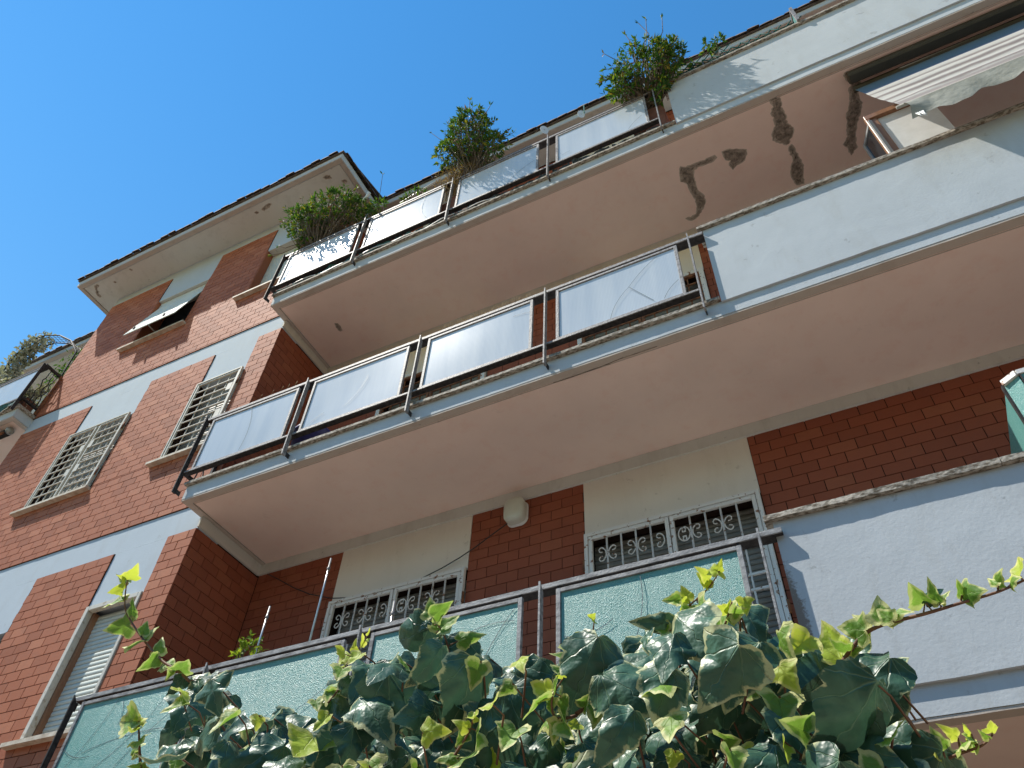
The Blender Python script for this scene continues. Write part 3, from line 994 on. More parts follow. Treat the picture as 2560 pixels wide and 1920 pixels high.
railing('grey railing with white ribbed panes on the middle balcony', 0.0, M['steel'], M['pane'],
        [(0, (0.46, 1.0), (0.52, 0.02), 0.08), (1, (0.42, 0.18), (0.62, 0.72), -0.1), (1, (0.05, 0.02), (0.22, 0.2), 0.05), (3, (0.43, 0.0), (0.60, 0.52), 0.08), (3, (0.60, 0.52), (0.86, 0.97), 0.04), (3, (0.60, 0.52), (0.78, 0.06), 0.0), (3, (0.86, 0.02), (0.99, 0.30), 0.08), (2, (0.84, 0.82), (1.0, 0.78), 0.03)])
railing('grey railing with sunlit white panes under the shrubs on the top balcony', 3.115, M['steel'], M['pane'],
        [(1, (0.76, 0.98), (0.84, 0.1), -0.12), (2, (0.66, 0.05), (0.98, 0.45), 0.08), (3, (0.0, 0.12), (0.14, 0.2), 0.1), (3, (0.8, 0.05), (0.96, 0.35), 0.06)])
railing('weathered railing with teal pebbled glass on the lowest balcony', -3.005, M['steel_old'], M['pane_teal'],
        [(0, (0.05, 0.2), (0.35, 0.98), -0.06), (0, (0.1, 0.05), (0.85, 0.98), -0.12), (0, (0.2, 0.4), (0.9, 0.5), 0.04), (0, (0.4, 0.95), (0.45, 0.65), 0.1), (0, (0.55, 0.1), (1.0, 0.75), 0.05), (0, (0.0, 0.5), (0.3, 0.35), -0.1), (1, (0.5, 0.2), (0.98, 0.6), -0.04), (1, (0.3, 0.1), (0.55, 0.4), 0.05), (2, (0.55, 0.7), (0.98, 0.82), 0.1), (2, (0.75, 0.3), (0.98, 0.95), 0.05), (3, (0.02, 0.55), (0.3, 0.62), -0.12), (3, (0.0, 0.35), (0.25, 0.4), -0.1), (3, (0.42, 0.4), (0.47, 0.98), -0.06)])

# far railing of the neighbouring balcony, left of the wing
FR = thing('balcony_railing', 'dark railing with bluish panes on the far balcony behind the wing', 'railing', (-10.3, 3.585, 9.3), 'steel railings with glass panes')
oz = 3.115
B('post', M['steel_dark'], FR, (-10.256, -10.244, 3.545, 3.59, 6.19 + oz, 7.2 + oz))
B('handrail', M['steel_dark'], FR, (-16, -10.22, 3.578, 3.665, 7.168 + oz, 7.2 + oz), (-10.265, -10.225, 3.667, FW - 0.045, 7.168 + oz, 7.2 + oz))
B('bottom_rail', M['steel_dark'], FR, (-16, -10.22, 3.578, 3.62, 6.437 + oz, 6.464 + oz), (-10.265, -10.225, 3.622, FW - 0.045, 6.437 + oz, 6.464 + oz))
B('end_post', M['rust'], FR, (-10.265, -10.225, FW - 0.043, FW - 0.006, 6.35 + oz, 7.2 + oz))
B('pane_frame', M['steel'], FR, *frame_boxes(-11.36, -10.30, 6.466 + oz, 7.148 + oz, 3.577, 3.603, 0.02))
B('glass_pane', M['pane'], FR, (-11.34, -10.32, 3.588, 3.593, 6.486 + oz, 7.128 + oz))
B('pane_frame', M['steel'], FR, *frame_boxes(-12.7, -11.62, 6.466 + oz, 7.148 + oz, 3.577, 3.603, 0.02))
B('glass_pane', M['pane'], FR, (-12.68, -11.64, 3.588, 3.593, 6.486 + oz, 7.128 + oz))
for k in range(3):
    yb = 3.70 + 0.06 * k
    m = MB()
    xb = -10.245
    sg = 1 if k % 2 else -1
    m.tube([(xb, yb, 6.466 + oz), (xb, yb, 6.62 + oz), (xb, yb + sg * 0.022, 6.69 + oz), (xb, yb - sg * 0.01, 6.80 + oz), (xb, yb + sg * 0.022, 6.93 + oz), (xb, yb, 7.0 + oz), (xb, yb, 7.167 + oz)], 0.009, 5)
    m.build('ornamental_bar', M['steel_dark'], FR)

# ------------------------------------------------------------------ spalled plaster on the soffits
def patch(pts_px, zoom, z, name='spalled_patch'):
    x0, y0, s = zoom
    P = [at_z(x0 + a * s, y0 + b * s, z) for a, b in pts_px]
    # subdivide outline raggedly
    out = []
    rp = random.Random(int(P[0].x * 1000))
    for i, p in enumerate(P):
        q = P[(i + 1) % len(P)]
        n = max(1, int((q - p).length / 0.02))
        d = (q - p)
        nrm = Vector((-d.y, d.x, 0))
        if nrm.length > 1e-6:
            nrm.normalize()
        for k in range(n):
            out.append(p + d * (k / n) + nrm * rp.uniform(-0.006, 0.006))
    for zz, mt, sc, nm in ((z - 0.0005, M['spall_rim'], 0.012, 'plaster_edge'), (z - 0.003, M['spall'], 0.0, name), (z - 0.0045, M['spall_core'], -0.021, 'core_depth_shade')):  # rim lighter and core darker, painting depth shading into the spalled patch
        me = bpy.data.meshes.new(nm)
        import bmesh
        bm = bmesh.new()
        n = len(out)
        vv = []
        for i, p in enumerate(out):
            d = out[(i + 1) % n] - out[i - 1]
            nr = Vector((d.y, -d.x, 0))
            if nr.length > 1e-6:
                nr.normalize()
            q_ = sc * (rp.uniform(0.5, 1.3) if sc else 1)
            vv.append(bm.verts.new((p.x + nr.x * q_, p.y + nr.y * q_, zz)))
        es = [bm.edges.new((vv[i], vv[(i + 1) % n])) for i in range(n)]
        bmesh.ops.triangle_fill(bm, edges=es, use_beauty=True)
        bm.to_mesh(me)
        bm.free()
        me.materials.append(mt)
        o = bpy.data.objects.new(nm, me)
        COL.objects.link(o)
        attach(o, BLD)
ZD = (1400, 0, .52441)
ztop = 9.235
patch([(575, 795), (600, 800), (640, 785), (690, 765), (735, 745), (748, 752), (700, 782), (655, 795), (632, 815), (640, 870), (655, 910), (685, 935), (690, 970), (670, 1010), (655, 1035), (625, 1050), (603, 1042), (625, 1036), (650, 1020), (655, 985), (645, 945), (620, 910), (605, 870), (578, 865), (572, 835)], ZD, ztop)
patch([(775, 725), (800, 715), (840, 712), (885, 715), (888, 735), (870, 770), (845, 785), (825, 805), (810, 785), (815, 765), (790, 760)], ZD, ztop)
patch([(1003, 480), (1025, 466), (1045, 465), (1055, 490), (1050, 510), (1075, 550), (1078, 590), (1108, 610), (1110, 640), (1095, 665), (1090, 685), (1050, 682), (1018, 665), (1015, 630), (1030, 600), (1020, 560), (1008, 540), (1020, 510)], ZD, ztop)
patch([(1094, 698), (1105, 690), (1120, 720), (1140, 760), (1158, 790), (1155, 850), (1160, 875), (1130, 880), (1105, 840), (1105, 790), (1115, 760), (1100, 735)], ZD, ztop)
patch([(1355, 360), (1370, 340), (1420, 385), (1435, 400), (1410, 415), (1415, 450), (1438, 490), (1430, 540), (1412, 590), (1405, 660), (1412, 700), (1390, 735), (1370, 700), (1352, 688), (1375, 650), (1370, 600), (1370, 540), (1388, 480), (1380, 430), (1390, 400)], ZD, ztop)
patch([(1075, 268), (1090, 268), (1105, 285), (1118, 308), (1108, 312), (1085, 290)], (400, 700, .40687), ztop)
ZR4 = (180, 660, .14467)
for pl in ([(395, 385), (430, 360), (470, 370), (460, 395), (430, 405), (440, 450), (455, 475), (450, 510), (495, 555), (480, 570), (440, 550), (420, 510), (425, 480), (410, 440)],
           [(720, 315), (745, 303), (768, 315), (745, 328)], [(990, 90), (1005, 78), (1045, 100), (1035, 112)]):
    patch(pl, ZR4, 12.4455)
ZA = (0, 300, .40687)
for pl in ([(1610, 550), (1625, 530), (1650, 515), (1668, 515), (1650, 535), (1625, 555)], [(1562, 568), (1575, 562), (1590, 568), (1575, 575)],
           [(1985, 355), (2000, 342), (2025, 342), (2036, 355), (2010, 362)], [(2100, 375), (2118, 365), (2132, 378), (2115, 390)]):
    patch(pl, ZA, 12.4455)

# long thin crack along the edge bead of the middle slab
ck = MB()
pts = [at_z(1200 + a * .40687, 500 + b * .40687, 6.1215) for a, b in ((450, 1125), (560, 1090), (690, 1045), (760, 1015), (860, 975), (960, 945), (1090, 900))]
ck.tube([p + Vector((0, rj.uniform(-.004, .004), 0)) for p in pts], 0.004, 4)
ck.build('plaster_crack', M['spall'], BLD)

# ------------------------------------------------------------------ wall lamp and cable
LMP = thing('wall_lamp', 'round-cornered opal wall lamp on the brick pier of the lowest loggia', 'lamp', (-2.55, BW, 5.87))
m = MB()
def rbox(m, cx, cz, y0, y1, w, h, r, taper=0.0, n=6):
    ring = []
    for k in range(4 * n):
        a = 2 * math.pi * (k + 0.5) / (4 * n)
        sx = 1 if math.cos(a) > 0 else -1
        sz = 1 if math.sin(a) > 0 else -1
        ring.append((cx + sx * (w / 2 - r) + r * math.cos(a), cz + sz * (h / 2 - r) + r * math.sin(a)))
    L = [(y1, 1.0), (y0 + 0.03, 1.0), (y0 + 0.008, 0.9), (y0, 0.72)]
    vs_ = [(cx + (px - cx) * s, y, cz + (pz - cz) * s) for y, s in L for px, pz in ring]
    K = 4 * n
    fs = [(i * K + k, i * K + (k + 1) % K, (i + 1) * K + (k + 1) % K, (i + 1) * K + k) for i in range(len(L) - 1) for k in range(K)]
    fs.append(tuple((len(L) - 1) * K + k for k in range(K)))
    m.add(vs_, fs, True)
rbox(m, -2.545, 5.872, 4.70, 4.79, 0.195, 0.25, 0.07)
m.build('lamp_cover', M['lamp_glass'], LMP)
m = MB()
rbox(m, -2.545, 5.872, 4.785, BW - 0.002, 0.205, 0.26, 0.07)
m.build('lamp_base', M['white_plastic'], LMP)

cable_pts = []
for a, b in ((1650, 385), (1560, 450), (1440, 540), (1350, 600), (1240, 665), (1120, 725), (1000, 775), (900, 810), (800, 835), (700, 845), (560, 850), (430, 825), (330, 785), (240, 735), (170, 700)):
    cable_pts.append(at_y(600 + .40687 * a, 1150 + .40687 * b, BW - 0.03))
m = MB()
m.tube(cable_pts, 0.005, 5)
tag(m.build('cable', M['black'], None), 'thin black cable sagging from the wall lamp across the lowest loggia', 'cable')

# ------------------------------------------------------------------ poles and potted plant on the lowest balcony
for lab, pts, r in (('tall thin steel pole standing behind the lowest railing', ((560, 605), (420, 1115)), 0.008), ('short steel pole beside the small citrus on the lowest balcony', ((185, 900), (125, 1070)), 0.008), ('bluish steel pole standing before the left scroll grille', ((950, 870), (910, 990)), 0.009)):
    p0 = at_y(600 + .40687 * pts[0][0], 1150 + .40687 * pts[0][1], 3.80)
    m = MB()
    m.tube([(p0.x - 0.01, 3.80, 3.335), (p0.x, 3.80, p0.z - 0.3), (p0.x, 3.80, p0.z)], r, 6)
    t = thing('pole', lab, 'pole', (p0.x, 3.80, 3.335), 'steel poles on the lowest balcony')
    m.build('tube', M['pole'], t)
    m = MB()
    m.tube([(p0.x, 3.80, p0.z - 0.11), (p0.x, 3.80, p0.z - 0.08)], r * 1.5, 6)
    m.build('collar', M['steel'], t)

def leaf_quad(m, p, d, nrm, ln, wd):
    d = d.normalized()
    s = d.cross(nrm)
    if s.length < 1e-5:
        s = Vector((1, 0, 0))
    s.normalize()
    n2 = s.cross(d)
    m.add([p, p + d * ln * 0.45 + s * wd * 0.5 + n2 * wd * 0.12, p + d * ln, p + d * ln * 0.45 - s * wd * 0.5 + n2 * wd * 0.12, p + d * ln * 0.5 - n2 * wd * 0.05],
          [(0, 1, 4), (1, 2, 4), (2, 3, 4), (3, 0, 4)], False)

def rv(r):
    while True:
        v = Vector((r.uniform(-1, 1), r.uniform(-1, 1), r.uniform(-1, 1)))
        if 0.05 < v.length < 1:
            return v

def shrub(label, cat_name, base, blobs, nl, ll, lw, mat, twigs=(), seed=1, tw_mat='twig', pot=None, group=None, whorl=5, thing_name='shrub'):
    """Branches run from the base into the blobs; whorls of small leaves sit along their outer ends."""
    r = random.Random(seed)
    t = thing(thing_name, label, cat_name, base, group)
    st, fo = MB(), MB()
    tot = sum(b[3] for b in blobs)
    for (c, rad, dens, wgt) in blobs:
        c = Vector(c)
        for k in range(int(nl * wgt / tot)):
            v = rv(r)
            v = v.normalized() * (v.length ** dens) * (1 + 0.22 * math.sin(5 * v.x + seed) * math.sin(6 * v.z + 2 * seed))
            p = Vector((c.x + v.x * rad[0], c.y + v.y * rad[1], c.z + v.z * rad[2]))
            out = Vector((v.x, v.y, v.z + 0.35)).normalized()
            for q in range(whorl):
                d = (out * 0.5 + rv(r)).normalized()
                leaf_quad(fo, p + rv(r) * 0.012, d, rv(r), ll * r.uniform(0.7, 1.25), lw * r.uniform(0.7, 1.2))
            if k % 2 == 0:
                b0 = Vector(base) + Vector((r.uniform(-.12, .12), r.uniform(-.05, .05), 0))
                mid = b0.lerp(p, 0.5) + rv(r) * 0.08
                st.tube([b0, mid, p], 0.007, 4, 0.003, False)
    sprays = int(nl / 11) if whorl else 0
    for k in range(sprays):
        c, rad, dens, wgt = blobs[r.randrange(len(blobs))]
        v = rv(r).normalized()
        v = Vector((v.x, v.y * 0.8, abs(v.z) * 0.9 - 0.15))
        p0 = Vector(c) + Vector((v.x * rad[0], v.y * rad[1], v.z * rad[2])) * 0.5
        p1 = Vector(c) + Vector((v.x * rad[0], v.y * rad[1], v.z * rad[2])) * r.uniform(1.15, 1.5) + rv(r) * 0.03
        pm = p0.lerp(p1, 0.5) + rv(r) * 0.03
        st.tube([p0, pm, p1], 0.005, 4, 0.0028, False)
        for f in (0.45, 0.65, 0.8, 0.92, 1.0):
            if r.random() < 0.25:
                continue
            q = p0.lerp(p1, f) + (pm - p0.lerp(p1, 0.5)) * (4 * f * (1 - f))
            for w_ in range(3):
                leaf_quad(fo, q, ((p1 - p0).normalized() * 0.7 + rv(r)).normalized(), rv(r), ll * r.uniform(0.6, 1.15), lw * r.uniform(0.7, 1.1))
    for tw in twigs:
        st.tube([Vector(q) for q in tw], 0.006, 4, 0.0035, False)
        for q in range(3):
            d = Vector(tw[-1]) - Vector(tw[-2])
            leaf_quad(fo, Vector(tw[-1]), d.normalized() + rv(r) * 0.8, rv(r), ll, lw)
    f = fo.build('foliage', mat, t)
    f['kind'] = 'stuff'
    s = st.build('stems', M[tw_mat], t)
    s['kind'] = 'stuff'
    if pot:
        x0, x1, y0, y1, z0, z1 = pot
        m = MB()
        m.add([(x0 + .02, y0 + .02, z0), (x1 - .02, y0 + .02, z0), (x1 - .02, y1 - .02, z0), (x0 + .02, y1 - .02, z0), (x0, y0, z1), (x1, y0, z1), (x1, y1, z1), (x0, y1, z1)],
              [(3, 2, 1, 0), (4, 5, 6, 7), (0, 1, 5, 4), (1, 2, 6, 5), (2, 3, 7, 6), (3, 0, 4, 7)])
        m.build('planter', M['terracotta'], t)
    return t

shrub('small bright citrus plant peeking over the lowest railing', 'plant', (-4.2, 3.85, 3.34), [((-4.19, 3.80, 4.38), (0.09, 0.08, 0.14), 0.6, 1.0)], 32, 0.05, 0.024, M['fol_citrus'], seed=4, pot=(-4.33, -4.07, 3.76, 3.98, 3.335, 3.6), thing_name='citrus_plant')

# ------------------------------------------------------------------ shrubs on the top balcony
GRP = 'shrubs hanging over the top railing'
shrub('sprawling shrub over the leftmost top pane, below the wing eave', 'shrub', (-5.15, 3.74, 10.15),
      [((-5.02, 3.52, 10.98), (0.46, 0.24, 0.34), 0.45, 1.0), ((-5.35, 3.52, 10.85), (0.28, 0.2, 0.32), 0.5, 0.45), ((-5.58, 3.50, 11.15), (0.22, 0.15, 0.30), 0.7, 0.16), ((-4.62, 3.60, 10.80), (0.24, 0.16, 0.2), 0.5, 0.3), ((-5.30, 3.62, 10.45), (0.16, 0.08, 0.14), 0.7, 0.14)],
      560, 0.070, 0.024, M['fol'],
      [[(-5.3, 3.6, 10.6), (-5.6, 3.5, 11.1), (-5.88, 3.42, 11.55)], [(-5.3, 3.6, 10.6), (-5.62, 3.55, 10.9), (-5.86, 3.5, 11.1)], [(-5.3, 3.58, 10.5), (-5.6, 3.52, 10.42), (-5.72, 3.48, 10.5)], [(-5.35, 3.58, 10.45), (-5.58, 3.50, 10.25), (-5.70, 3.45, 10.22)], [(-5.2, 3.58, 10.6), (-5.5, 3.5, 11.2), (-5.6, 3.42, 11.6)]],
      seed=11, pot=(-5.45, -4.6, 3.68, 3.92, 9.46, 10.1), group=GRP)
shrub('upright shrub over the third top pane, against the sky', 'shrub', (-2.80, 3.74, 10.15),
      [((-2.80, 3.42, 11.02), (0.36, 0.24, 0.40), 0.45, 1.0), ((-2.78, 3.35, 11.30), (0.26, 0.18, 0.26), 0.6, 0.35), ((-2.62, 3.55, 10.72), (0.32, 0.2, 0.28), 0.5, 0.6), ((-3.10, 3.48, 10.95), (0.16, 0.14, 0.30), 0.7, 0.18)],
      460, 0.072, 0.026, M['fol'],
      [[(-2.9, 3.5, 10.9), (-3.2, 3.42, 11.3), (-3.38, 3.38, 11.62)], [(-2.8, 3.45, 11.0), (-2.75, 3.3, 11.45), (-2.7, 3.22, 11.65)], [(-2.7, 3.45, 11.0), (-2.5, 3.32, 11.2), (-2.38, 3.25, 11.22)]],
      seed=12, pot=(-3.1, -2.4, 3.68, 3.92, 9.46, 10.1), group=GRP)
shrub('bushy shrub on the corner of the top railing and parapet', 'shrub', (-0.5, 3.72, 10.2),
      [((-0.44, 3.42, 10.72), (0.40, 0.24, 0.36), 0.4, 1.0), ((-0.72, 3.48, 10.55), (0.20, 0.14, 0.26), 0.6, 0.35), ((-0.18, 3.48, 10.80), (0.24, 0.18, 0.28), 0.6, 0.35), ((-0.36, 3.55, 10.25), (0.10, 0.05, 0.32), 0.8, 0.12), ((-0.20, 3.54, 10.36), (0.14, 0.06, 0.08), 0.8, 0.08)],
      420, 0.074, 0.028, M['fol'],
      [[(-0.6, 3.4, 10.8), (-0.75, 3.32, 11.05), (-0.84, 3.28, 11.22)], [(-0.5, 3.4, 10.9), (-0.5, 3.3, 11.2), (-0.54, 3.25, 11.4)], [(-0.4, 3.4, 10.9), (-0.3, 3.28, 11.2), (-0.26, 3.2, 11.45)], [(-0.3, 3.4, 10.9), (-0.12, 3.3, 11.1), (-0.08, 3.24, 11.36)], [(-0.35, 3.4, 10.9), (-0.28, 3.3, 11.25), (-0.36, 3.22, 11.52)]],
      seed=13, pot=(-0.75, -0.36, 3.68, 3.92, 9.46, 10.1), group=GRP)
shrub('small leafy plant with a tall sprig between the two left shrubs', 'plant', (-4.15, 3.74, 10.1),
      [((-4.22, 3.62, 10.62), (0.16, 0.1, 0.16), 0.6, 1.0), ((-4.42, 3.66, 10.62), (0.16, 0.1, 0.12), 0.6, 0.6), ((-3.62, 3.62, 10.52), (0.16, 0.06, 0.06), 0.7, 0.3)],
      60, 0.07, 0.022, M['fol'], [[(-4.2, 3.6, 10.6), (-4.16, 3.52, 10.9), (-4.15, 3.46, 11.22)]], seed=14, pot=(-4.3, -4.0, 3.7, 3.9, 9.46, 10.05), thing_name='potted_plant')
shrub('dry straw coloured plant tangled round the third top railing post', 'plant', (-3.05, 3.70, 10.1),
      [((-3.12, 3.56, 10.46), (0.26, 0.07, 0.16), 0.7, 1.0), ((-3.0, 3.54, 10.25), (0.10, 0.04, 0.20), 0.8, 0.4), ((-2.85, 3.54, 10.36), (0.2, 0.05, 0.10), 0.8, 0.5)],
      70, 0.07, 0.007, M['fol_dry'], seed=15, tw_mat='twig_pale', pot=(-3.35, -3.12, 3.7, 3.9, 9.46, 10.05), thing_name='dry_plant')
shrub('little leafy sprig growing through the green trellis', 'plant', (0.38, 3.70, 10.41),
      [((0.37, 3.60, 10.86), (0.13, 0.08, 0.12), 0.6, 1.0), ((0.15, 3.62, 10.64), (0.16, 0.06, 0.08), 0.7, 0.4)], 26, 0.07, 0.03, M['fol'], seed=16, pot=(0.28, 0.48, 3.66, 3.78, 10.41, 10.56), thing_name='potted_plant')

# green trellis lying along the top parapet
LT = thing('trellis', 'green plastic trellis fixed along the top parapet coping', 'trellis', (0.6, 3.66, 10.41))
x = -0.2
while x < 1.15:
    for sg in (-1, 1):
        m = MB()
        h = 0.34 if x < 0.25 else 0.2
        m.tube([(x, 3.66 + 0.004 * sg, 10.46), (x + sg * h * 0.85, 3.64 + 0.004 * sg, 10.46 + h)], 0.006, 4)
        m.build('lath', M['teal_plastic'], LT)
    x += 0.11
for z in (10.50, 10.58):
    m = MB()
    m.tube([(-0.3, 3.652, z), (1.2, 3.652, z + 0.01)], 0.006, 4)
    m.build('lath', M['teal_plastic'], LT)
for x in (-0.05, 0.18, 0.42, 0.7, 0.95):
    B('clip', M['black'], LT, (x - 0.008, x + 0.008, 3.60, 3.612, 10.42, 10.5))

# divider glass on the top parapet
DV = thing('glass_divider', 'small framed turquoise glass divider on the top parapet', 'divider', (1.25, 3.7, 10.41))
B('frame', M['steel'], DV, (1.205, 1.235, 3.56, 3.59, 10.41, 10.80), (1.205, 1.235, 3.59, 3.95, 10.77, 10.80), (1.205, 1.235, 3.95, 3.98, 10.41, 10.80))
B('glass_pane', M['pane_teal'], DV, (1.217, 1.223, 3.592, 3.948, 10.415, 10.768))

# netting and hose under the top rail
r = random.Random(21)
for i, (a, b) in enumerate(zip(POSTX[:-1], POSTX[1:])):
    m = MB()
    n = 40
    vs_, fs = [], []
    ph = r.uniform(0, 6)
    for k in range(n + 1):
        u = k / n
        x = a + 0.03 + (b - a - 0.06) * u
        top = 9.545 - 0.02 * abs(math.sin(u * 7 + ph)) - (0.05 * max(0, math.sin(u * 3.1 + ph)))
        for j in range(4):
            v = j / 3
            vs_.append((x, 3.62 + 0.014 * math.sin(u * 23 + j * 1.7 + ph) + 0.01 * math.sin(u * 51 + j), top * (1 - v) + 9.435 * v))
    for k in range(n):
        for j in range(3):
            q = k * 4 + j
            if r.random() < 0.93:
                fs.append((q, q + 1, q + 5, q + 4))
    m.add(vs_, fs, True)
    lab = ('crumpled green net behind the leftmost top bottom rail', 'crumpled green net under the second top pane', 'dark mesh net under the third top pane', 'dark mesh net under the top pane beside the parapet')[i]
    tag(m.build('shade_net', M['net'] if i < 2 else M['net_dark'], None), lab, 'net', 'nets along the foot of the top railing')
hp = []
for k in range(60):
    u = k / 59
    x = -5.5 + 3.2 * u
    hp.append((x, 3.607 + 0.006 * math.sin(u * 40), 9.462 + 0.022 * math.sin(u * 17) + 0.012 * math.sin(u * 41 + 1)))
m = MB()
m.tube(hp, 0.007, 5)
tag(m.build('hose', M['white_plastic'], None), 'pale wavy hose lying along the foot of the top railing', 'hose')
m = MB()
cp = [(-2.45 + 0.045 * k, 3.60 + 0.003 * (k % 2), 10.335 + 0.006 * (k % 2) + 0.03 * (k / 25)) for k in range(26)]
m.tube(cp, 0.006, 5)
tag(m.build('rope', M['green_cord'], None), 'green twisted rope along the top handrail', 'rope')

# hanging discs on the top handrail
for k, (lab, cx, cz) in enumerate((('hanging clear disc nearer the third top post', -1.76, 10.53), ('hanging pale disc with a green peg on the top handrail', -1.28, 10.50))):
    t = thing('hanging_disc', lab, 'disc', (cx, 3.56, cz), 'bird scaring discs on the top handrail')
    m = MB()
    rr = 0.062
    tilt = 0.6 if k == 0 else 0.35
    vs_, fs = [], []
    n = 20
    for yy in (0, 1):
        for rad in (0.2, 1.0):
            for q in range(n):
                a = 2 * math.pi * q / n
                vs_.append((cx + rr * rad * math.cos(a) * 0.6 + 0.003 * yy, 3.56 + rr * rad * math.cos(a) * tilt, cz + rr * 1.7 * rad * math.sin(a)))
    for q in range(n):
        p = (q + 1) % n
        fs += [(q, p, n + p, n + q), (2 * n + q, 3 * n + q, 3 * n + p, 2 * n + p), (n + q, n + p, 3 * n + p, 3 * n + q)]
    m.add(vs_, fs)
    m.build('disc', M['white_plastic'], t)
    if k == 1:
        m = MB()
        m.box(cx + 0.035, cx + 0.047, 3.55, 3.56, cz - 0.02, cz + 0.2)
        m.build('peg', M['green_cord'], t)
    else:
        m = MB()
        m.tube([(cx + 0.03, 3.57, cz - 0.1), (cx + 0.04, 3.60, cz - 0.2)], 0.003, 4)
        m.build('string', M['white_plastic'], t)

# upright pole with rag and sloping clothes pole on the top balcony
p0 = at_y(660 + .27125 * 990, 450 + .27125 * 195, 3.75)
t = thing('pole', 'upright pole rising above the second top post', 'pole', (p0.x, 3.75, 9.45))
m = MB()
m.tube([(p0.x + 0.02, 3.75, 9.45), (p0.x, 3.75, p0.z)], 0.011, 6)
m.build('tube', M['pole'], t)
pr = at_y(660 + .27125 * 930, 450 + .27125 * 165, 3.75)
m = MB()
m.tube([p0, pr.lerp(p0, 0.5) + Vector((0, 0, 0.05)), pr], 0.004, 4)
m.build('wire', M['black'], t)
m = MB()
rr = random.Random(2)
m.tube([pr + Vector((0.05, 0, 0.12)), pr + Vector((0.0, 0.02, 0.05)), pr + Vector((-0.04, 0, -0.04)), pr + Vector((-0.07, 0.01, -0.16))], 0.03, 6, 0.012)
m.build('rag', M['white_plastic'], t)
q0, q1 = at_y(860 + .14467 * 970, 420 + .14467 * 610, 3.72), at_y(860 + .14467 * 1660, 420 + .14467 * 190, 3.66)
m = MB()
m.tube([q0, q1], 0.012, 6)
tag(m.build('clothes_pole', M['white_plastic'], None), 'pale sloping pole above the second top pane', 'pole')
# blue tub on the middle balcony
m = MB()
def lathe(m, cx, cy, prof, n=16):
    vs_, fs = [], []
    for rr, z in prof:
        for k in range(n):
            a = 2 * math.pi * k / n
            vs_.append((cx + rr * math.cos(a), cy + rr * math.sin(a), z))
    for i in range(len(prof) - 1):
        for k in range(n):
            fs.append((i * n + k, i * n + (k + 1) % n, (i + 1) * n + (k + 1) % n, (i + 1) * n + k))
    m.add(vs_, fs, True)
lathe(m, -4.52, 4.05, [(0.0, 6.345), (0.16, 6.345), (0.2, 6.9), (0.21, 6.9), (0.21, 6.93), (0.19, 6.93), (0.15, 6.38)])
tag(m.build('tub', M['blue_plastic'], None), 'dark blue plastic tub standing behind the middle railing', 'tub')
# bird spikes on the middle handrail
t = thing('bird_spikes', 'row of thin bird spikes on the middle handrail', 'bird spikes', (-2.3, 3.61, 7.2))
B('strip', M['steel'], t, (-2.80, -1.84, 3.60, 3.63, 7.1965, 7.2005))
m = MB()
x = -2.79
while x < -1.85:
    m.tube([(x, 3.612, 7.198), (x + rnd.uniform(-.015, .015), 3.60 + rnd.uniform(-.02, .02), 7.198 + rnd.uniform(0.08, 0.12))], 0.0022, 4)
    x += 0.035
o = m.build('spikes', M['twig_pale'], t)
o['kind'] = 'stuff'
t = thing('bird_spikes', 'few curled bird spikes on the left end of the middle handrail', 'bird spikes', (-4.9, 3.61, 7.2))
B('strip', M['steel'], t, (-5.0, -4.45, 3.60, 3.63, 7.1965, 7.2005))
m = MB()
for x in (-4.95, -4.8, -4.68, -4.6, -4.5):
    m.tube([(x, 3.612, 7.198), (x - 0.01, 3.60, 7.26), (x + 0.02, 3.59, 7.29)], 0.0022, 4)
o = m.build('spikes', M['twig_pale'], t)
o['kind'] = 'stuff'

# ------------------------------------------------------------------ arched trellis on the far balcony
AR = thing('plant_arch', 'wire arch covered with silvery leaves on the far balcony', 'plant arch', (-11.5, 4.0, 9.45))
hoop = [(-12.30, 9.46), (-12.55, 10.4), (-12.72, 11.2), (-12.74, 11.7), (-12.76, 12.15), (-12.60, 12.48), (-12.15, 12.42), (-11.55, 12.1), (-10.98, 11.66), (-10.50, 11.12), (-10.42, 10.5), (-10.40, 9.46)]
for yy in (3.93, 4.13):
    m = MB()
    m.tube([(x, yy, z) for x, z in hoop], 0.013, 6)
    m.build('hoop', M['steel_dark'], AR)
m = MB()
for i in range(len(hoop) - 1):
    for k in range(4):
        f = k / 4
        x, z = hoop[i][0] + (hoop[i + 1][0] - hoop[i][0]) * f, hoop[i][1] + (hoop[i + 1][1] - hoop[i][1]) * f
        m.tube([(x, 3.93, z), (x, 4.13, z)], 0.004, 4)
for yy in (3.98, 4.03, 4.08):
    m.tube([(x, yy, z) for x, z in hoop], 0.004, 4)
o = m.build('wire_mesh', M['steel_dark'], AR)
o['kind'] = 'stuff'
m = MB()
ra = random.Random(8)
for k in range(1600):
    f = ra.random() ** 1.0 * 4.6 + 1.5
    i = int(f)
    if i >= len(hoop) - 1:
        continue
    u = f - i
    x, z = hoop[i][0] + (hoop[i + 1][0] - hoop[i][0]) * u, hoop[i][1] + (hoop[i + 1][1] - hoop[i][1]) * u
    dens = 1.0 if f < 5.2 else max(0.0, 1 - (f - 5.2))
    if ra.random() > dens:
        continue
    p = Vector((x, 4.03, z)) + rv(ra) * 0.17
    leaf_quad(m, p, rv(ra), rv(ra), 0.085, 0.05)
o = m.build('foliage', M['fol_silver'], AR)
o['kind'] = 'stuff'
m = MB()
for k in range(260):
    p = Vector((-10.62, 4.05, 11.0)) + Vector((ra.uniform(-.3, .2), ra.uniform(-.12, .12), ra.uniform(-.75, .35)))
    leaf_quad(m, p, rv(ra), rv(ra), 0.085, 0.03)
o = m.build('green_foliage', M['fol'], AR)
o['kind'] = 'stuff'
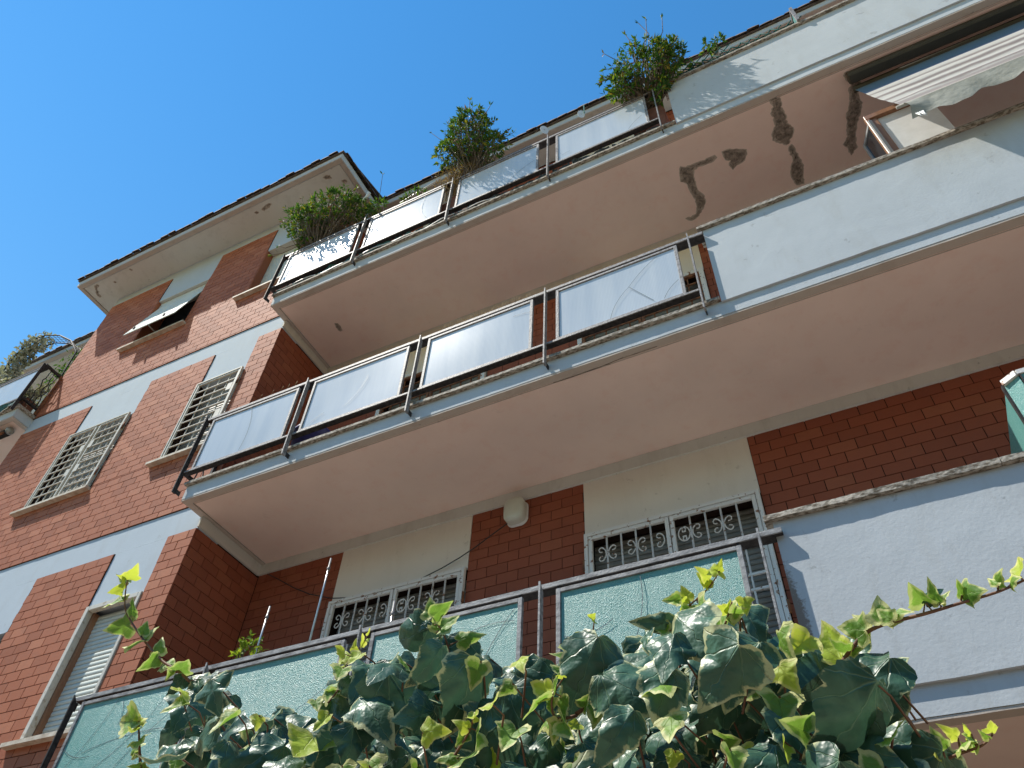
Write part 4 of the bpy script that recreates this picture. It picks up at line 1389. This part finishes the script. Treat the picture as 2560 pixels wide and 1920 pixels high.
shrub('silvery creeper spilling over the far pane at the left edge', 'shrub', (-12.1, 3.74, 9.46), [((-11.95, 3.6, 10.55), (0.5, 0.12, 0.28), 0.6, 1.0), ((-12.3, 3.62, 10.9), (0.3, 0.12, 0.4), 0.6, 0.6)], 120, 0.08, 0.045, M['fol_silver'], seed=31, pot=(-12.6, -11.5, 3.68, 3.9, 9.45, 9.9))
shrub('dark potted plants behind the ornamental end of the far railing', 'plant', (-10.6, 3.8, 9.46), [((-10.55, 3.80, 9.85), (0.2, 0.1, 0.3), 0.6, 1.0)], 60, 0.07, 0.04, M['fol_silver'], seed=32, pot=(-10.8, -10.4, 3.7, 3.88, 9.45, 9.75), thing_name='potted_plant')
m = MB()
vs_, fs = [], []
for k in range(31):
    u = k / 30
    x = -11.7 + 1.42 * u
    for j in range(4):
        vs_.append((x, 3.575 - 0.02 * math.sin(u * 19 + j), 9.53 - 0.045 * j + 0.02 * math.sin(u * 9)))
for k in range(30):
    for j in range(3):
        q = k * 4 + j
        fs.append((q, q + 1, q + 5, q + 4))
m.add(vs_, fs, True)
tag(m.build('shade_net', M['net'], None), 'blue green net bulging under the far pane', 'net')
# rolled awning under the far slab
RA = thing('rolled_awning', 'rolled up dark awning under the far balcony slab', 'awning', (-10.6, 3.8, 9.1))
m = MB()
m.tube([(-13.5, 3.80, 9.13), (-10.47, 3.80, 9.13)], 0.055, 12)
m.build('roll', M['steel_dark'], RA)
m = MB()
m.tube([(-10.468, 3.80, 9.15), (-10.43, 3.80, 9.15)], 0.06, 12)
m.build('end_cap', M['alu'], RA)
m = MB()
m.tube([(-13.5, 3.74, 9.06), (-10.45, 3.74, 9.06)], 0.022, 8)
m.build('front_bar', M['rust'], RA)
B('bracket', M['white_plastic'], RA, (-10.70, -10.66, 3.735, 3.75, 9.10, 9.20))

# ------------------------------------------------------------------ awning on the middle balcony
AW = thing('awning', 'striped cream awning let down in front of the middle parapet', 'awning', (2.6, 3.70, 9.1))
B('cassette', M['cassette'], AW, (1.35, 5.0, 3.755, 3.86, 9.125, 9.215), bevel=0.012)
m = MB()
m.tube([(1.37, 3.915, 9.12), (5.0, 3.915, 9.12)], 0.035, 10)
m.build('roller', M['cassette'], AW)
r = random.Random(17)
m = MB()
nx, nv = 60, 44
vs_, fs, att = [], [], []
for i in range(nx + 1):
    u = i / nx
    x = 1.375 + 3.6 * u
    for j in range(nv + 1):
        v = j / nv
        yy = 3.90 + (3.34 - 3.90) * v
        zz = 9.08 + (7.485 - 9.08) * v
        sag = -0.015 * math.sin(math.pi * v)
        amp = 0.008 * max(0.0, min(1.0, (v - 0.2) * 3)) * min(1.0, 0.15 + u * 12)
        yy += sag * -0.25 + amp * math.sin(2 * math.pi * (v * 5.5 + 0.25 * math.sin(u * 7) + 0.1 * math.sin(u * 19)))
        zz += sag
        xe = x + (0.003 * math.sin(v * 9) if i == 0 else 0)
        vs_.append((xe, yy, zz))
        att.append(v)
for i in range(nx):
    for j in range(nv):
        q = i * (nv + 1) + j
        fs.append((q, q + 1, q + nv + 2, q + nv + 1))
m.add(vs_, fs, True)
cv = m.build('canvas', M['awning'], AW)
a_ = cv.data.attributes.new('vv', 'FLOAT', 'POINT')
a_.data.foreach_set('value', att)
m = MB()
m.tube([(1.335, 3.34, 7.478), (5.0, 3.34, 7.478)], 0.014, 8)
m.build('front_bar', M['bar_paint'], AW)
m = MB()
nx, nv = 90, 10
vs_, fs = [], []
keys = [(1.40, 0.26), (1.47, 0.265), (1.55, 0.255), (1.64, 0.30), (1.74, 0.265), (1.86, 0.18), (1.94, 0.215), (2.05, 0.235), (2.13, 0.205), (2.3, 0.16), (2.5, 0.24), (2.8, 0.2), (5.0, 0.22)]
def kf(x):
    for (a, va), (b, vb) in zip(keys[:-1], keys[1:]):
        if a <= x <= b:
            f = (x - a) / (b - a)
            f = f * f * (3 - 2 * f)
            return va + (vb - va) * f
    return keys[0][1]
for i in range(nx + 1):
    x = 1.40 + 3.5 * (i / nx) ** 1.4
    d = kf(x)
    for j in range(nv + 1):
        v = j / nv
        lf = max(0.0, 1 - (x - 1.40) / 0.14)
        vs_.append((x - 0.03 * lf * v + 0.012 * math.sin(v * 5 + x * 8), 3.328 - 0.018 * v * math.sin(x * 9.0) * v - 0.05 * lf * math.sin(v * 3), 7.476 - d * v + 0.012 * lf * math.sin(v * 11)))
for i in range(nx):
    for j in range(nv):
        q = i * (nv + 1) + j
        fs.append((q, q + 1, q + nv + 2, q + nv + 1))
m.add(vs_, fs, True)
m.build('valance', M['valance'], AW)
m = MB()
for k in range(5):
    m.tube([(1.40 + 0.012 * k, 3.30, 7.23), (1.41 + 0.012 * k + rnd.uniform(-.02, .02), 3.295, 7.20 - rnd.uniform(0.03, 0.10))], 0.005, 4, 0.002)
m.build('torn_thread', M['white_plastic'], AW)

# brown window of the middle loggia seen past the awning
BWN = thing('balcony_cabinet', 'brown framed white cabinet with an open grey casement beneath the awning', 'cabinet', (1.9, 3.9, 6.34))
B('head', M['brown_frame'], BWN, (1.262, 1.80, 3.80, 3.85, 8.295, 8.365), bevel=0.004)
B('jamb', M['brown_frame'], BWN, (1.262, 1.296, 3.80, 3.85, 6.34, 8.293), bevel=0.004)
B('stile', M['brown_frame'], BWN, (1.298, 1.352, 3.815, 3.86, 6.34, 8.293), bevel=0.004)
B('panel', M['white_plastic'], BWN, (1.354, 1.78, 3.835, 3.855, 6.34, 8.293))
cs = MB()
def slab2(m, a, b, z0, z1, th):
    d = Vector((b[0] - a[0], b[1] - a[1], 0)).normalized()
    n = Vector((-d.y, d.x, 0)) * th / 2
    A, Bq = Vector((a[0], a[1], 0)), Vector((b[0], b[1], 0))
    c = [A + n, A - n, Bq - n, Bq + n]
    m.add([(q.x, q.y, z0) for q in c] + [(q.x, q.y, z1) for q in c], [(3, 2, 1, 0), (4, 5, 6, 7), (0, 1, 5, 4), (1, 2, 6, 5), (2, 3, 7, 6), (3, 0, 4, 7)])
slab2(cs, (1.286, 3.785), (1.277, 3.81), 6.6, 8.24, 0.026)
slab2(cs, (1.213, 3.99), (1.204, 4.015), 6.6, 8.24, 0.026)
slab2(cs, (1.2765, 3.811), (1.2135, 3.989), 8.205, 8.24, 0.024)
cs.build('casement', M['alu'], BWN)
cs = MB()
slab2(cs, (1.2765, 3.812), (1.2135, 3.988), 6.62, 8.20, 0.005)
cs.build('glass_pane', M['pane_dark'], BWN)

# screen at the right edge of the lowest balcony
SC = thing('glass_screen', 'frosted greenish glass screen standing on the lowest parapet at the right edge', 'screen', (1.15, 3.7, 4.3))
m = MB()
pl = [(1.035, 3.715), (1.10, 3.665), (1.9, 3.665)]
B('frame', M['ivory'], SC, (1.10, 1.9, 3.655, 3.68, 4.855, 4.885))
m = MB()
def slab2(m, a, b, z0, z1, th):
    d = Vector((b[0] - a[0], b[1] - a[1], 0)).normalized()
    n = Vector((-d.y, d.x, 0)) * th / 2
    A, Bq = Vector((a[0], a[1], 0)), Vector((b[0], b[1], 0))
    c = [A + n, A - n, Bq - n, Bq + n]
    m.add([(q.x, q.y, z0) for q in c] + [(q.x, q.y, z1) for q in c], [(3, 2, 1, 0), (4, 5, 6, 7), (0, 1, 5, 4), (1, 2, 6, 5), (2, 3, 7, 6), (3, 0, 4, 7)])
slab2(m, (1.03, 3.72), (1.10, 3.668), 4.85, 4.885, 0.03)
m.build('frame', M['ivory'], SC)
m = MB()
slab2(m, (1.035, 3.73), (1.105, 3.672), 4.33, 4.848, 0.012)
m.build('glass_pane', M['pane_teal'], SC)
B('glass_pane', M['pane_teal'], SC, (1.115, 1.9, 3.664, 3.672, 4.33, 4.853))
B('frame', M['steel_dark'], SC, (1.02, 1.032, 3.73, 3.76, 4.305, 4.87), (1.107, 1.113, 3.655, 3.68, 4.33, 4.853), (1.02, 1.9, 3.664, 3.69, 4.305, 4.328))
B('side_pane', M['pane_teal'], SC, (1.022, 1.030, 3.762, 4.7, 4.33, 4.83))

# ------------------------------------------------------------------ facing bricks: the largest in view as single parts, the rest joined
front_me = {}
dg = bpy.context.evaluated_depsgraph_get()
dg.update()
def brick_geom(wall, a, b, z0, z1, r):
    g_ = 0.0042 if wall == 'wing' else 0.0032
    j = r.uniform(0, 0.0025)
    if wall == 'wing':
        return (a + g_, b - g_, FW + j, FW + 0.010, z0 + g_, z1 - g_)
    if wall == 'back':
        return (a + g_, b - g_, BW + j, BW + 0.010, z0 + g_, z1 - g_)
    return (WR - 0.010, WR - j, a + g_, b - g_, z0 + g_, z1 - g_)

cand = []
for i, (wall, a, b, z0, z1) in enumerate(BR):
    if wall == 'side':
        c = Vector((WR + 0.012, (a + b) / 2, (z0 + z1) / 2))
        corners = [(WR, a, z0), (WR, b, z0), (WR, b, z1), (WR, a, z1)]
    else:
        yy = FW if wall == 'wing' else BW
        c = Vector(((a + b) / 2, yy - 0.012, (z0 + z1) / 2))
        corners = [(a, yy, z0), (b, yy, z0), (b, yy, z1), (a, yy, z1)]
    P = [to_px(q) for q in corners]
    cx, cy, w = to_px(c)
    area = 0
    if w > 0 and -20 < cx < 2580 and -20 < cy < 1940:
        area = abs(sum(P[k][0] * P[(k + 1) % 4][1] - P[(k + 1) % 4][0] * P[k][1] for k in range(4))) / 2
        d = c - EYE
        hit = S.ray_cast(dg, EYE + d.normalized() * 0.1, d.normalized(), distance=d.length - 0.12)
        if hit[0]:
            area *= 0.01
    cand.append((area, i))
cand.sort(reverse=True)
single = {i for _, i in cand[:300]}
rb_ = random.Random(99)
walls = {'wing': WING}
for o in BLD.children:
    if o.name.startswith('side_wall'):
        walls['side'] = o
    if o.name == 'back_wall':
        walls['back'] = o
rest = {'wing': MB(), 'side': MB(), 'back': MB()}
cache = {}
for i, (wall, a, b, z0, z1) in enumerate(BR):
    bx = brick_geom(wall, a, b, z0, z1, rb_)
    mt = M['brick'] if wall == 'wing' else M['brick_shade']
    if i in single:
        key = (wall, round(b - a, 3), round(z1 - z0, 3))
        c = Vector(((bx[0] + bx[1]) / 2, (bx[2] + bx[3]) / 2, (bx[4] + bx[5]) / 2))
        if key not in cache:
            o = MB().box(*bx).build('brick', mt, walls[wall], loc=c)
            cache[key] = o.data
        else:
            inst('brick', cache[key], walls[wall], c)
    else:
        rest[wall].box(*bx)
for wall, m in rest.items():
    o = m.build('bricks', M['brick'] if wall == 'wing' else M['brick_shade'], walls[wall])
    o['kind'] = 'stuff'

# ------------------------------------------------------------------ garden wall and ivy in the foreground
GW = thing('garden_wall', 'plastered garden wall under the ivy at the bottom edge', 'wall', (-0.8, 1.6, 0))
B('wall_body', M['garden_wall'], GW, (-4.0, 1.2, 1.50, 1.70, 0, 1.92))
B('wall_cap', M['sill'], GW, (-4.0, 1.2, 1.46, 1.74, 1.922, 1.97), bevel=0.006)

IVY = thing('ivy', 'variegated ivy with broad dark leaves and yellow young shoots in the foreground', 'ivy', (-0.8, 1.55, 1.97))
MATURE = [(0, 0.0), (0.10, -0.10), (0.25, -0.12), (0.39, -0.03), (0.46, 0.13), (0.46, 0.30), (0.41, 0.46), (0.34, 0.60), (0.25, 0.74), (0.13, 0.90), (0, 1.0)]
LOBED = [(0, 0.0), (0.10, -0.07), (0.24, -0.10), (0.40, -0.01), (0.55, 0.14), (0.44, 0.29), (0.35, 0.40), (0.30, 0.52), (0.21, 0.68), (0.09, 0.88), (0, 1.0)]
def smooth_half(o):
    out = []
    n = len(o)
    for k in range(n - 1):
        p = [Vector(o[max(0, k - 1)]), Vector(o[k]), Vector(o[k + 1]), Vector(o[min(n - 1, k + 2)])]
        out.append(tuple(p[1]))
        u = 0.5
        q = 0.5 * ((2 * p[1]) + (-p[0] + p[2]) * u + (2 * p[0] - 5 * p[1] + 4 * p[2] - p[3]) * u * u + (-p[0] + 3 * p[1] - 3 * p[2] + p[3]) * u ** 3)
        out.append((max(0.0, q.x), q.y))
    out.append(o[-1])
    return out

def leaf_mesh(name, outline, mat, seed, fold, curl, wave, quilt):
    r = random.Random(seed)
    outline = smooth_half(outline)
    half = [(x * r.uniform(0.9, 1.08), y + (r.uniform(-0.02, 0.02) if 0 < k < len(outline) - 1 else 0)) for k, (x, y) in enumerate(outline)]
    half2 = [(x * r.uniform(0.9, 1.08), y + (r.uniform(-0.02, 0.02) if 0 < k < len(outline) - 1 else 0)) for k, (x, y) in enumerate(outline)]
    ring = half + [(-x, y) for x, y in reversed(half2[1:-1])]
    c = (0.0, 0.34)
    fr = [0.42, 0.78, 1.0]
    P, rim, luv = [], [], []
    ph = r.uniform(0, 6)
    def zf(x, y, s):
        z = -fold * abs(x) ** 1.3 * 1.2 - curl * max(0, y - 0.1) ** 2 - 0.25 * curl * x * x
        z += wave * (s ** 2) * math.sin(5 * math.atan2(x, y - 0.3) + ph)
        a = math.atan2(x, y + 0.02)
        z += quilt * abs(math.sin(a / 0.62 * math.pi)) * min(1, math.hypot(x, y) * 2) * (1 - 0.3 * s)
        return z
    P.append((c[0], c[1], zf(c[0], c[1], 0)))
    rim.append(0.0)
    luv.append((c[0], c[1], 0))
    for s in fr:
        for x, y in ring:
            X, Y = c[0] + (x - c[0]) * s, c[1] + (y - c[1]) * s
            P.append((X, Y, zf(X, Y, s)))
            rim.append(s)
            luv.append((X, Y, 0))
    n = len(ring)
    F = [(0, 1 + k, 1 + (k + 1) % n) for k in range(n)]
    for i in range(len(fr) - 1):
        for k in range(n):
            a = 1 + i * n + k
            b = 1 + i * n + (k + 1) % n
            F.append((a, a + n, b + n, b))
    me = bpy.data.meshes.new(name)
    me.from_pydata(P, [], F)
    me.polygons.foreach_set('use_smooth', [True] * len(F))
    a1 = me.attributes.new('rim', 'FLOAT', 'POINT')
    a1.data.foreach_set('value', rim)
    a2 = me.attributes.new('luv', 'FLOAT_VECTOR', 'POINT')
    a2.data.foreach_set('vector', [q for p in luv for q in p])
    me.materials.append(mat)
    return me, P, F, rim, luv

OLD = [leaf_mesh('leaf', MATURE if k % 3 else LOBED, M['ivy_old'], k, (0.12, 0.38, 0.05, 0.28, 0.5, 0.2, 0.4)[k], (0.35, 0.7, 0.9, 0.2, 0.5, 1.0, 0.1)[k], 0.055, 0.03) for k in range(7)]
YNG = [leaf_mesh('leaf', LOBED, M['ivy_young'], 20 + k, (-0.25, 0.3, 0.1, -0.5)[k], (0.2, 0.5, -0.2, 0.1)[k], 0.04, 0.02) for k in range(4)]
FRS = [leaf_mesh('leaf', LOBED, M['ivy_fresh'], 40 + k, (0.3, -0.35, 0.1)[k], (0.2, -0.2, 0.5)[k], 0.04, 0.02) for k in range(3)]

ri = random.Random(42)
LEAVES = []       # (importance, family, mesh index, matrix)
def put_leaf(fam, base, tip, nrm, width=1.0, imp=None):
    y = (tip - base)
    ln = y.length
    y = y.normalized()
    z = (nrm - y * nrm.dot(y))
    if z.length < 1e-4:
        z = Vector((0.3, -0.8, 0.4))
        z = z - y * z.dot(y)
    z.normalize()
    x = y.cross(z)
    mtx = Matrix(((x.x * ln * width, y.x * ln, z.x * ln, base.x), (x.y * ln * width, y.y * ln, z.y * ln, base.y), (x.z * ln * width, y.z * ln, z.z * ln, base.z), (0, 0, 0, 1)))
    LEAVES.append((imp if imp is not None else ln, fam, ri.randrange(len(fam)), mtx))

def view_n(p, jit=0.5, up=0.45):
    v = (EYE - p).normalized()
    return (v + Vector((-0.15, -0.1, up)) + Vector((ri.uniform(-1, 1), ri.uniform(-1, 1), ri.uniform(-1, 1))) * jit).normalized()

STEM = MB()
OUT = [(395, 2060), (400, 1900), (405, 1800), (450, 1725), (480, 1690), (545, 1700), (600, 1775), (690, 1760), (800, 1750), (835, 1650), (870, 1612), (930, 1630), (1030, 1590), (1095, 1560), (1140, 1590), (1230, 1612), (1300, 1605), (1360, 1615), (1430, 1625), (1520, 1615), (1570, 1575), (1650, 1550), (1720, 1510), (1790, 1480), (1860, 1490), (1930, 1550), (2000, 1570), (2080, 1580), (2140, 1610), (2210, 1640), (2240, 1690), (2240, 1740), (2160, 1790), (2220, 1830), (2320, 1865), (2380, 1930), (2480, 2060)]
HOLES = [(640, 1705, 70), (760, 1700, 45), (1215, 1735, 34), (1640, 1610, 36), (1560, 1640, 30)]
def inside(px, py, grow=0):
    c = False
    j = len(OUT) - 1
    for i in range(len(OUT)):
        xi, yi = OUT[i]
        xj, yj = OUT[j]
        yi -= grow
        yj -= grow
        if (yi > py) != (yj > py) and px < (xj - xi) * (py - yi) / (yj - yi) + xi:
            c = not c
        j = i
    return c
def scatter(n, y0, y1, mind, lo, hi, sink, hole=True, fam=None, jit=0.5):
    pts = []
    tries = 0
    while len(pts) < n and tries < n * 60:
        tries += 1
        px, py = ri.uniform(390, 2440), ri.uniform(1480, 2050)
        if not inside(px, py - sink):
            continue
        if hole and any((px - a) ** 2 + (py - b) ** 2 < c * c for a, b, c in HOLES):
            continue
        if any((px - a) ** 2 + (py - b) ** 2 < mind * mind for a, b in pts):
            continue
        pts.append((px, py))
        yy = ri.uniform(y0, y1)
        p = at_y(px, py, yy)
        ln = ri.uniform(lo, hi)
        d = Vector((ri.gauss(0, 0.55), -0.35 + ri.gauss(0, 0.3), -0.75 + ri.gauss(0, 0.35))).normalized()
        put_leaf(fam or OLD, p - d * ln * 0.4, p + d * ln * 0.6, view_n(p, jit), ri.uniform(0.88, 1.12), (2.0 if not fam else 2.6) - yy * 0.5 + ln * 4 if py < 1930 else 0.1)
        # leaf stalk back into the mass
        b = p - d * ln * 0.4
        STEM.tube([b, b + Vector((ri.uniform(-.02, .02), 0.03, -0.01)), b + Vector((ri.uniform(-.05, .05), 0.10, -0.06))], 0.0018, 4, 0.0022, False)
scatter(105, 1.14, 1.40, 54, 0.080, 0.135, 34, True, None, 0.75)
scatter(160, 1.34, 1.58, 36, 0.080, 0.120, 38, True, None, 0.75)
scatter(250, 1.52, 1.78, 26, 0.070, 0.11, 60)
scatter(64, 1.14, 1.40, 46, 0.035, 0.066, 2, True, YNG, 0.8)
scatter(22, 1.10, 1.30, 80, 0.028, 0.055, 2, True, FRS, 0.9)

def zp(zoom, a, b, y):
    o = {'I': (0, 1300, .37366), 'J': (700, 1400, .36166), 'K': (1300, 1400, .31646), 'L': (1860, 1300, .37373)}[zoom]
    return at_y(o[0] + a * o[2], o[1] + b * o[2], y)
def shoot(zoom, stem, leaves, y0, y1, fam, r0=0.0042, r1=0.0018):
    n = len(stem)
    P = [zp(zoom, a, b, y0 + (y1 - y0) * k / max(1, n - 1)) for k, (a, b) in enumerate(stem)]
    # smooth
    Q = []
    for k in range(n - 1):
        p_1, p0, p1, p2 = P[max(0, k - 1)], P[k], P[k + 1], P[min(n - 1, k + 2)]
        for s in range(4):
            u = s / 4
            Q.append(0.5 * ((2 * p0) + (-p_1 + p1) * u + (2 * p_1 - 5 * p0 + 4 * p1 - p2) * u * u + (-p_1 + 3 * p0 - 3 * p1 + p2) * u ** 3))
    Q.append(P[-1])
    STEM.tube(Q, r0, 6, r1)
    for (a, b), (c, d), *f in leaves:
        bb = zp(zoom, a, b, 1.0)
        # depth of the nearest stem point
        k = min(range(len(Q)), key=lambda i: (Vector(to_px(Q[i])[:2]) - Vector(to_px(bb)[:2])).length)
        yy = Q[k].y
        base = zp(zoom, a, b, yy + ri.uniform(-0.01, 0.01))
        tip = zp(zoom, c, d, yy + ri.uniform(-0.05, 0.03))
        STEM.tube([Q[k], base], 0.0016, 4, 0.0012, False)
        put_leaf(f[0] if f else fam, base, tip, view_n(base, 0.75, 0.25), ri.uniform(0.6, 0.95), 5.0)
shoot('I', [(1270, 1080), (1190, 1010), (1080, 940), (990, 840), (890, 700), (840, 600), (840, 480), (860, 370)],
      [((860, 420), (770, 370)), ((850, 400), (912, 350), FRS), ((840, 430), (815, 490), FRS), ((830, 540), (670, 572)), ((870, 650), (902, 510)), ((880, 700), (715, 735)), ((950, 770), (995, 665)), ((985, 800), (820, 860)), ((1050, 900), (1075, 750)), ((1060, 920), (915, 1015)), ((1110, 1000), (1150, 880)), ((1190, 1010), (1250, 965)), ((1170, 1000), (1100, 1080)), ((1230, 1060), (1100, 1200), OLD), ((1280, 1100), (1420, 1230), OLD), ((1330, 1060), (1450, 1050), OLD)], 1.36, 1.28, YNG)
shoot('I', [(945, 1700), (935, 1560), (930, 1440), (928, 1300)],
      [((930, 1340), (930, 1265), FRS), ((930, 1345), (790, 1350)), ((925, 1400), (870, 1450), FRS), ((930, 1380), (900, 1300), FRS), ((930, 1470), (905, 1510)), ((930, 1530), (835, 1525)), ((930, 1560), (880, 1600)), ((940, 1640), (850, 1655)), ((940, 1650), (1000, 1690))], 1.34, 1.30, YNG)
shoot('L', [(600, 1040), (640, 980), (700, 890), (770, 800), (830, 745), (960, 690), (1200, 630), (1450, 555), (1700, 480), (1900, 390)],
      [((940, 690), (890, 525)), ((960, 655), (1050, 570)), ((1000, 680), (880, 590)), ((1210, 555), (1100, 420)), ((1215, 555), (1300, 440), OLD), ((1310, 560), (1215, 385)), ((1310, 562), (1372, 460)), ((1455, 505), (1425, 395)), ((1460, 505), (1540, 480)), ((1550, 485), (1600, 450)), ((1695, 445), (1680, 350)), ((1700, 440), (1620, 380)), ((1780, 432), (1770, 378)), ((1850, 375), (1862, 268), FRS), ((820, 740), (640, 720)), ((800, 760), (690, 660)), ((830, 730), (740, 640)), ((780, 790), (850, 690), FRS), ((700, 880), (580, 840)), ((700, 890), (820, 850)), ((660, 940), (540, 690), FRS)], 1.32, 1.22, YNG, 0.005, 0.0018)
shoot('L', [(1150, 1640), (1340, 1600), (1450, 1560), (1590, 1510), (1660, 1440)],
      [((1345, 1540), (1260, 1405)), ((1430, 1455), (1335, 1385), FRS), ((1370, 1545), (1285, 1510)), ((1480, 1505), (1420, 1460)), ((1560, 1500), (1480, 1400)), ((1640, 1460), (1560, 1400)), ((1660, 1425), (1660, 1355), FRS), ((1500, 1545), (1550, 1480), FRS), ((1520, 1430), (1490, 1370), FRS), ((1400, 1580), (1440, 1500)), ((1330, 1590), (1290, 1560), FRS)], 1.28, 1.22, YNG, 0.003, 0.0012)
shoot('J', [(440, 800), (470, 720), (540, 620), (620, 500)],
      [((565, 600), (560, 500), FRS), ((510, 640), (512, 545), FRS), ((450, 650), (395, 590), FRS), ((610, 520), (628, 470), FRS), ((450, 730), (405, 735), FRS), ((590, 555), (630, 530), FRS), ((470, 700), (440, 610), FRS), ((520, 680), (600, 640))], 1.33, 1.30, YNG, 0.002, 0.001)
shoot('J', [(1180, 700), (1150, 560), (1100, 460), (1055, 395)],
      [((1055, 395), (1185, 280)), ((1050, 400), (1040, 270)), ((1040, 420), (975, 440), OLD), ((1080, 500), (1240, 360)), ((1030, 470), (720, 610), OLD), ((1110, 520), (1010, 560), OLD), ((1230, 560), (1420, 490))], 1.36, 1.30, YNG, 0.0025, 0.0014)
shoot('K', [(360, 1090), (450, 960), (520, 800), (570, 600), (590, 450)],
      [((585, 470), (515, 435), FRS), ((550, 620), (440, 565), FRS), ((470, 775), (230, 765)), ((460, 790), (380, 660)), ((440, 990), (340, 960), FRS), ((470, 860), (505, 830), FRS), ((420, 830), (400, 940)), ((350, 1090), (440, 950)), ((510, 820), (480, 760), FRS)], 1.28, 1.22, YNG, 0.003, 0.0012)
shoot('K', [(450, 1230), (290, 1250), (250, 1150), (270, 1050), (350, 920)],
      [((245, 1070), (0, 1235)), ((240, 1060), (100, 975), FRS), ((290, 1240), (85, 1290)), ((330, 1080), (370, 1290)), ((280, 1040), (290, 880)), ((300, 1260), (260, 1460)), ((330, 1270), (420, 1420)), ((260, 1180), (130, 1080)), ((340, 930), (280, 880), FRS)], 1.22, 1.18, YNG, 0.003, 0.0012)
shoot('K', [(440, 1220), (590, 1110), (710, 1070)], [((600, 1110), (560, 1010)), ((600, 1120), (600, 1280)), ((500, 1170), (540, 1060)), ((640, 1100), (700, 1200))], 1.22, 1.24, YNG, 0.004, 0.0025)
shoot('K', [(1170, 700), (1240, 500), (1310, 390), (1490, 220), (1575, 90)],
      [((1560, 120), (1540, 5), FRS), ((1565, 90), (1590, 10), FRS), ((1490, 225), (1385, 105), FRS), ((1500, 165), (1445, 70), FRS), ((1340, 330), (1275, 205), FRS), ((1305, 380), (1185, 440), FRS), ((1285, 310), (1115, 320)), ((1360, 400), (1290, 450)), ((1400, 340), (1480, 420)), ((1220, 500), (950, 500), OLD), ((1180, 560), (1030, 520)), ((1000, 560), (960, 720), OLD)], 1.34, 1.30, YNG, 0.003, 0.0012)
shoot('K', [(1640, 760), (1600, 600), (1640, 450), (1675, 330)],
      [((1600, 590), (1460, 420)), ((1660, 430), (1815, 390)), ((1650, 420), (1680, 310), FRS), ((1650, 400), (1560, 370), FRS), ((1590, 590), (1700, 640)), ((1660, 450), (1690, 520))], 1.28, 1.22, YNG, 0.003, 0.0014)
shoot('J', [(1150, 1480), (1210, 1350), (1300, 1200), (1350, 1060)],
      [((1300, 1170), (1200, 1095), FRS), ((1290, 1200), (1210, 1290)), ((1225, 1370), (1065, 1355)), ((1240, 1380), (1400, 1360)), ((1345, 1090), (1310, 1070), FRS), ((1340, 1100), (1390, 1110), FRS), ((1360, 1180), (1360, 1320))], 1.2, 1.16, YNG, 0.0035, 0.0015)
shoot('J', [(330, 990), (400, 900), (400, 880)], [((400, 890), (255, 835)), ((395, 900), (300, 940)), ((420, 900), (560, 830), OLD)], 1.3, 1.3, YNG, 0.002, 0.0015)
# cream single leaf bottom left
put_leaf(FRS, zp('J', 230, 1230, 1.2), zp('J', 80, 1400, 1.15), view_n(zp('J', 200, 1300, 1.2), 0.2), 1.3, 5.0)
# woody stems inside the mass
for k in range(26):
    px, py = ri.uniform(420, 2300), ri.uniform(1700, 2000)
    if not inside(px, py - 20):
        continue
    p = at_y(px, py, ri.uniform(1.4, 1.6))
    q = p + Vector((ri.uniform(-0.25, 0.25), ri.uniform(-0.06, 0.04), ri.uniform(-0.22, -0.02)))
    STEM.tube([p, p.lerp(q, 0.5) + rv(ri) * 0.02, q], 0.003, 5, 0.006)
so = STEM.build('stems', M['stem_brown'], IVY)
so['kind'] = 'stuff'

LEAVES.sort(key=lambda q: -q[0])
for imp, fam, k, mtx in LEAVES[:300]:
    o = bpy.data.objects.new('leaf', fam[k][0])
    COL.objects.link(o)
    o.parent = IVY
    o.matrix_parent_inverse = Matrix.Translation(-WLOC[IVY.name])
    o.matrix_basis = mtx
V, F, RM, LU, MI = [], [], [], [], []
for imp, fam, k, mtx in LEAVES[300:]:
    me, P, Fc, rim, luv = fam[k]
    o = len(V)
    V += [tuple(mtx @ Vector(p)) for p in P]
    F += [tuple(i + o for i in f) for f in Fc]
    RM += rim
    LU += [q for p in luv for q in p]
    MI += [0 if fam is OLD else 1 if fam is YNG else 2] * len(Fc)
if V:
    me = bpy.data.meshes.new('leaf_mass')
    me.from_pydata(V, [], F)
    me.polygons.foreach_set('use_smooth', [True] * len(F))
    me.attributes.new('rim', 'FLOAT', 'POINT').data.foreach_set('value', RM)
    me.attributes.new('luv', 'FLOAT_VECTOR', 'POINT').data.foreach_set('vector', LU)
    for k in ('ivy_old', 'ivy_young', 'ivy_fresh'):
        me.materials.append(M[k])
    me.polygons.foreach_set('material_index', MI)
    o = bpy.data.objects.new('leaf_mass', me)
    COL.objects.link(o)
    attach(o, IVY)
    o['kind'] = 'stuff'
print('bricks', len(BR), 'leaves', len(LEAVES), 'objects', len(bpy.data.objects))
